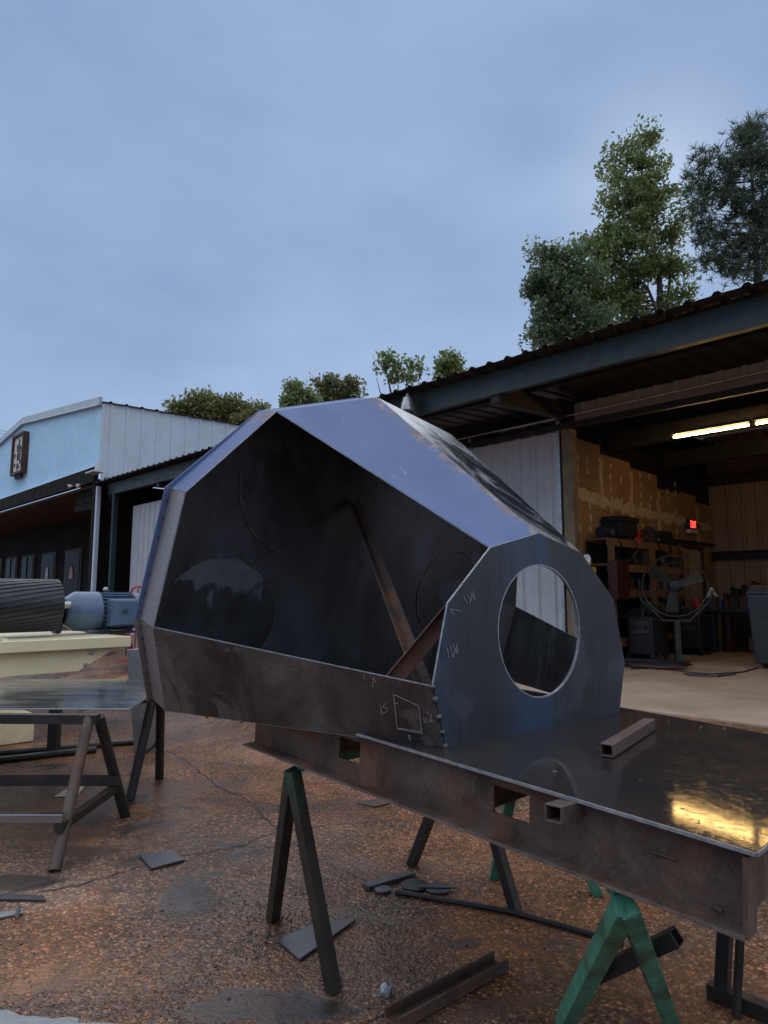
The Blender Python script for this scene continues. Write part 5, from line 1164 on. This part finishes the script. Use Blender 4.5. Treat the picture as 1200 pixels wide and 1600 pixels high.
# ================================================================== MORE SHOP CLUTTER
def gas_bottle(p, mat, label, h=1.25, r=.11): return tag(MB().lathe(p, (0, 0, 1), [(0, r * .9), (.02, r), (h * .78, r), (h * .86, r * .8), (h * .92, r * .35), (h * .93, r * .3), (h * .95, r * .4), (h, r * .4)], 16).build('gas_bottle', mat, smooth=True), label, 'gas bottle')
gas_bottle(S(4.95, 13.55, ZF + .012), M['motor_dark'], 'dark gas bottle standing behind the right side of the fan')
gas_bottle(S(4.72, 13.75, ZF + .012), M['maroon'], 'maroon gas bottle beside the dark gas bottle', 1.1)
def welder(p, label, mat):
    r = thing('welding_set', label, 'welder', p)
    MB().box(p + ZV * .42, (.42, .6, .6), AX).build('case', mat, r, bevel=.02); MB().box(p + ZV * .56 - qV * .305, (.3, .01, .2), AX).build('front_panel', M['fan_grey'], r)
    for a in (-.1, .1): MB().lathe(p + ZV * .56 - qV * .31 + eV * a, -qV, [(0, .035), (.03, .03)], 12).build('knob', M['black'], r)
    MB().tube([p + ZV * .72 - qV * .2, p + ZV * .84 - qV * .15, p + ZV * .84 + qV * .15, p + ZV * .72 + qV * .2], .014, 8).build('handle', M['fan_grey'], r)
    for a in (-.2, .2):
        for b in (-.22, .22): MB().lathe(p + ZV * .09 + eV * a + qV * b, eV, [(0, .08), (.04, .08)], 12).build('wheel', M['rubber'], r)
welder(S(4.95, 12.75, ZF + .012), 'black welding set on wheels under the fan', M['black'])
welder(S(5.0, 10.95, ZF + .012), 'dark welding set at the foot of the shelf left of the fan', M['black'])
for i, (t_, z_) in enumerate(((10.6, 2.36), (11.2, 2.34), (12.1, 2.36), (12.6, 2.33), (13.0, 2.35))):
    pts = [S(5.27, t_ + .1 * math.sin(k * .9), z_ - .30 * k / 8 + (.08 if k == 0 else 0)) for k in range(9)]
    tag(MB().tube(pts, .012 + .004 * (i % 2), 6).build('hanging_cord', [M['rubber'], M['rusty_red'], M['black']][i % 3], smooth=True), 'dark cord hanging over the front edge of the top shelf', 'cord', 'cords hanging off the top shelf')
pts = [S(5.70, 14.2 + .34 * math.cos(a), 1.35 + .42 * math.sin(a) + .02 * math.sin(3 * a)) for a in np.arange(0, 6.6, .3)]
tag(MB().tube(pts, .02, 6).build('air_line', M['rubber'], smooth=True), 'black hose loop hung on the wall right of the fan', 'hose')
for k in range(3):
    pts = [S(5.52 - .10, 9.57 - .02 * k, 1.25) + eV * (.10 * math.cos(a)) * (1 + .15 * k) + ZV * (.42 * math.sin(a) * (1 + .1 * k)) for a in np.arange(0, 6.5, .3)]
    tag(MB().tube(pts, .009, 6).build('wire_coil', M['galv'], smooth=True), 'grey wire coil hung on the door post, ' + ('inner', 'middle', 'outer')[k] + ' loop', 'wire coil')
bxs = [(4.35, 14.35, .34, .3, .26, 'cardboard', 'small cardboard box on the floor beside the small worktable'), (5.3, 13.9, .4, .34, .42, 'black', 'black crate on the floor by the beige door'), (3.2, 15.0, .5, .4, .5, 'purlin', 'dark crate on the floor under the back wall bench'), (2.4, 15.0, .4, .4, .4, 'rusty', 'rusty crate on the floor under the back wall bench')]
for (s_, t_, a, b, h, mt, lb) in bxs:
    r = thing('crate', lb, 'crate', S(s_, t_, ZF + .012)); MB().box(S(s_, t_, ZF + .012 + h / 2), (a, b, h), AX).build('crate_body', M[mt], r, bevel=.01); MB().box(S(s_, t_, ZF + .012 + h + .008), (a * 1.04, b * .48, .016), AX).build('flap', M[mt], r)
for i in range(12):
    p = Tb(random.uniform(-.7, .4), random.uniform(.1, .6), .83); h_ = random.uniform(.06, .24); m = MB()
    if i % 2: m.box(p + ZV * h_ / 2, (.14, .18, h_), AX).lathe(p + ZV * h_, (0, 0, 1), [(0, .03), (.04, .02)], 8)
    else: m.lathe(p, (0, 0, 1), [(0, .05), (h_ * .7, .05), (h_ * .8, .02), (h_, .02)], 10)
    item('table_clutter', 'dark tin or tool crowded on the small worktable around the jug', 'tool', m, random.choice([M['black'], M['purlin'], M['rusty'], M['blue'], M['fan_grey'], M['cardboard']]), .003, 'clutter on the small worktable')
# oily footprints of work: swarf and dirt gathered round the trestle feet
m = MB()
for f in (near1, near2, far1, far2, f1, f2, h1, h2, gf1, gf2):
    for _ in range(60):
        a = random.uniform(0, 6.3); d = abs(random.gauss(0, .07)) + .02; p = Vector((f.x + math.cos(a) * d, f.y + math.sin(a) * d, 0)); r = random.uniform(.0015, .0045)
        u = Vector((math.cos(a * 3), math.sin(a * 3), 0)); v = u.cross(ZV); m.add([p - u * r * 1.6, p + v * r, p + u * r * 1.6, p - v * r, p + ZV * r], [(0, 1, 4), (1, 2, 4), (2, 3, 4), (3, 0, 4)])
tag(m.build('leg_grit', M['dark_steel'], org=(0, 0, 0)), 'fine dark grit gathered round the feet of the trestles', 'grit', kind='stuff')
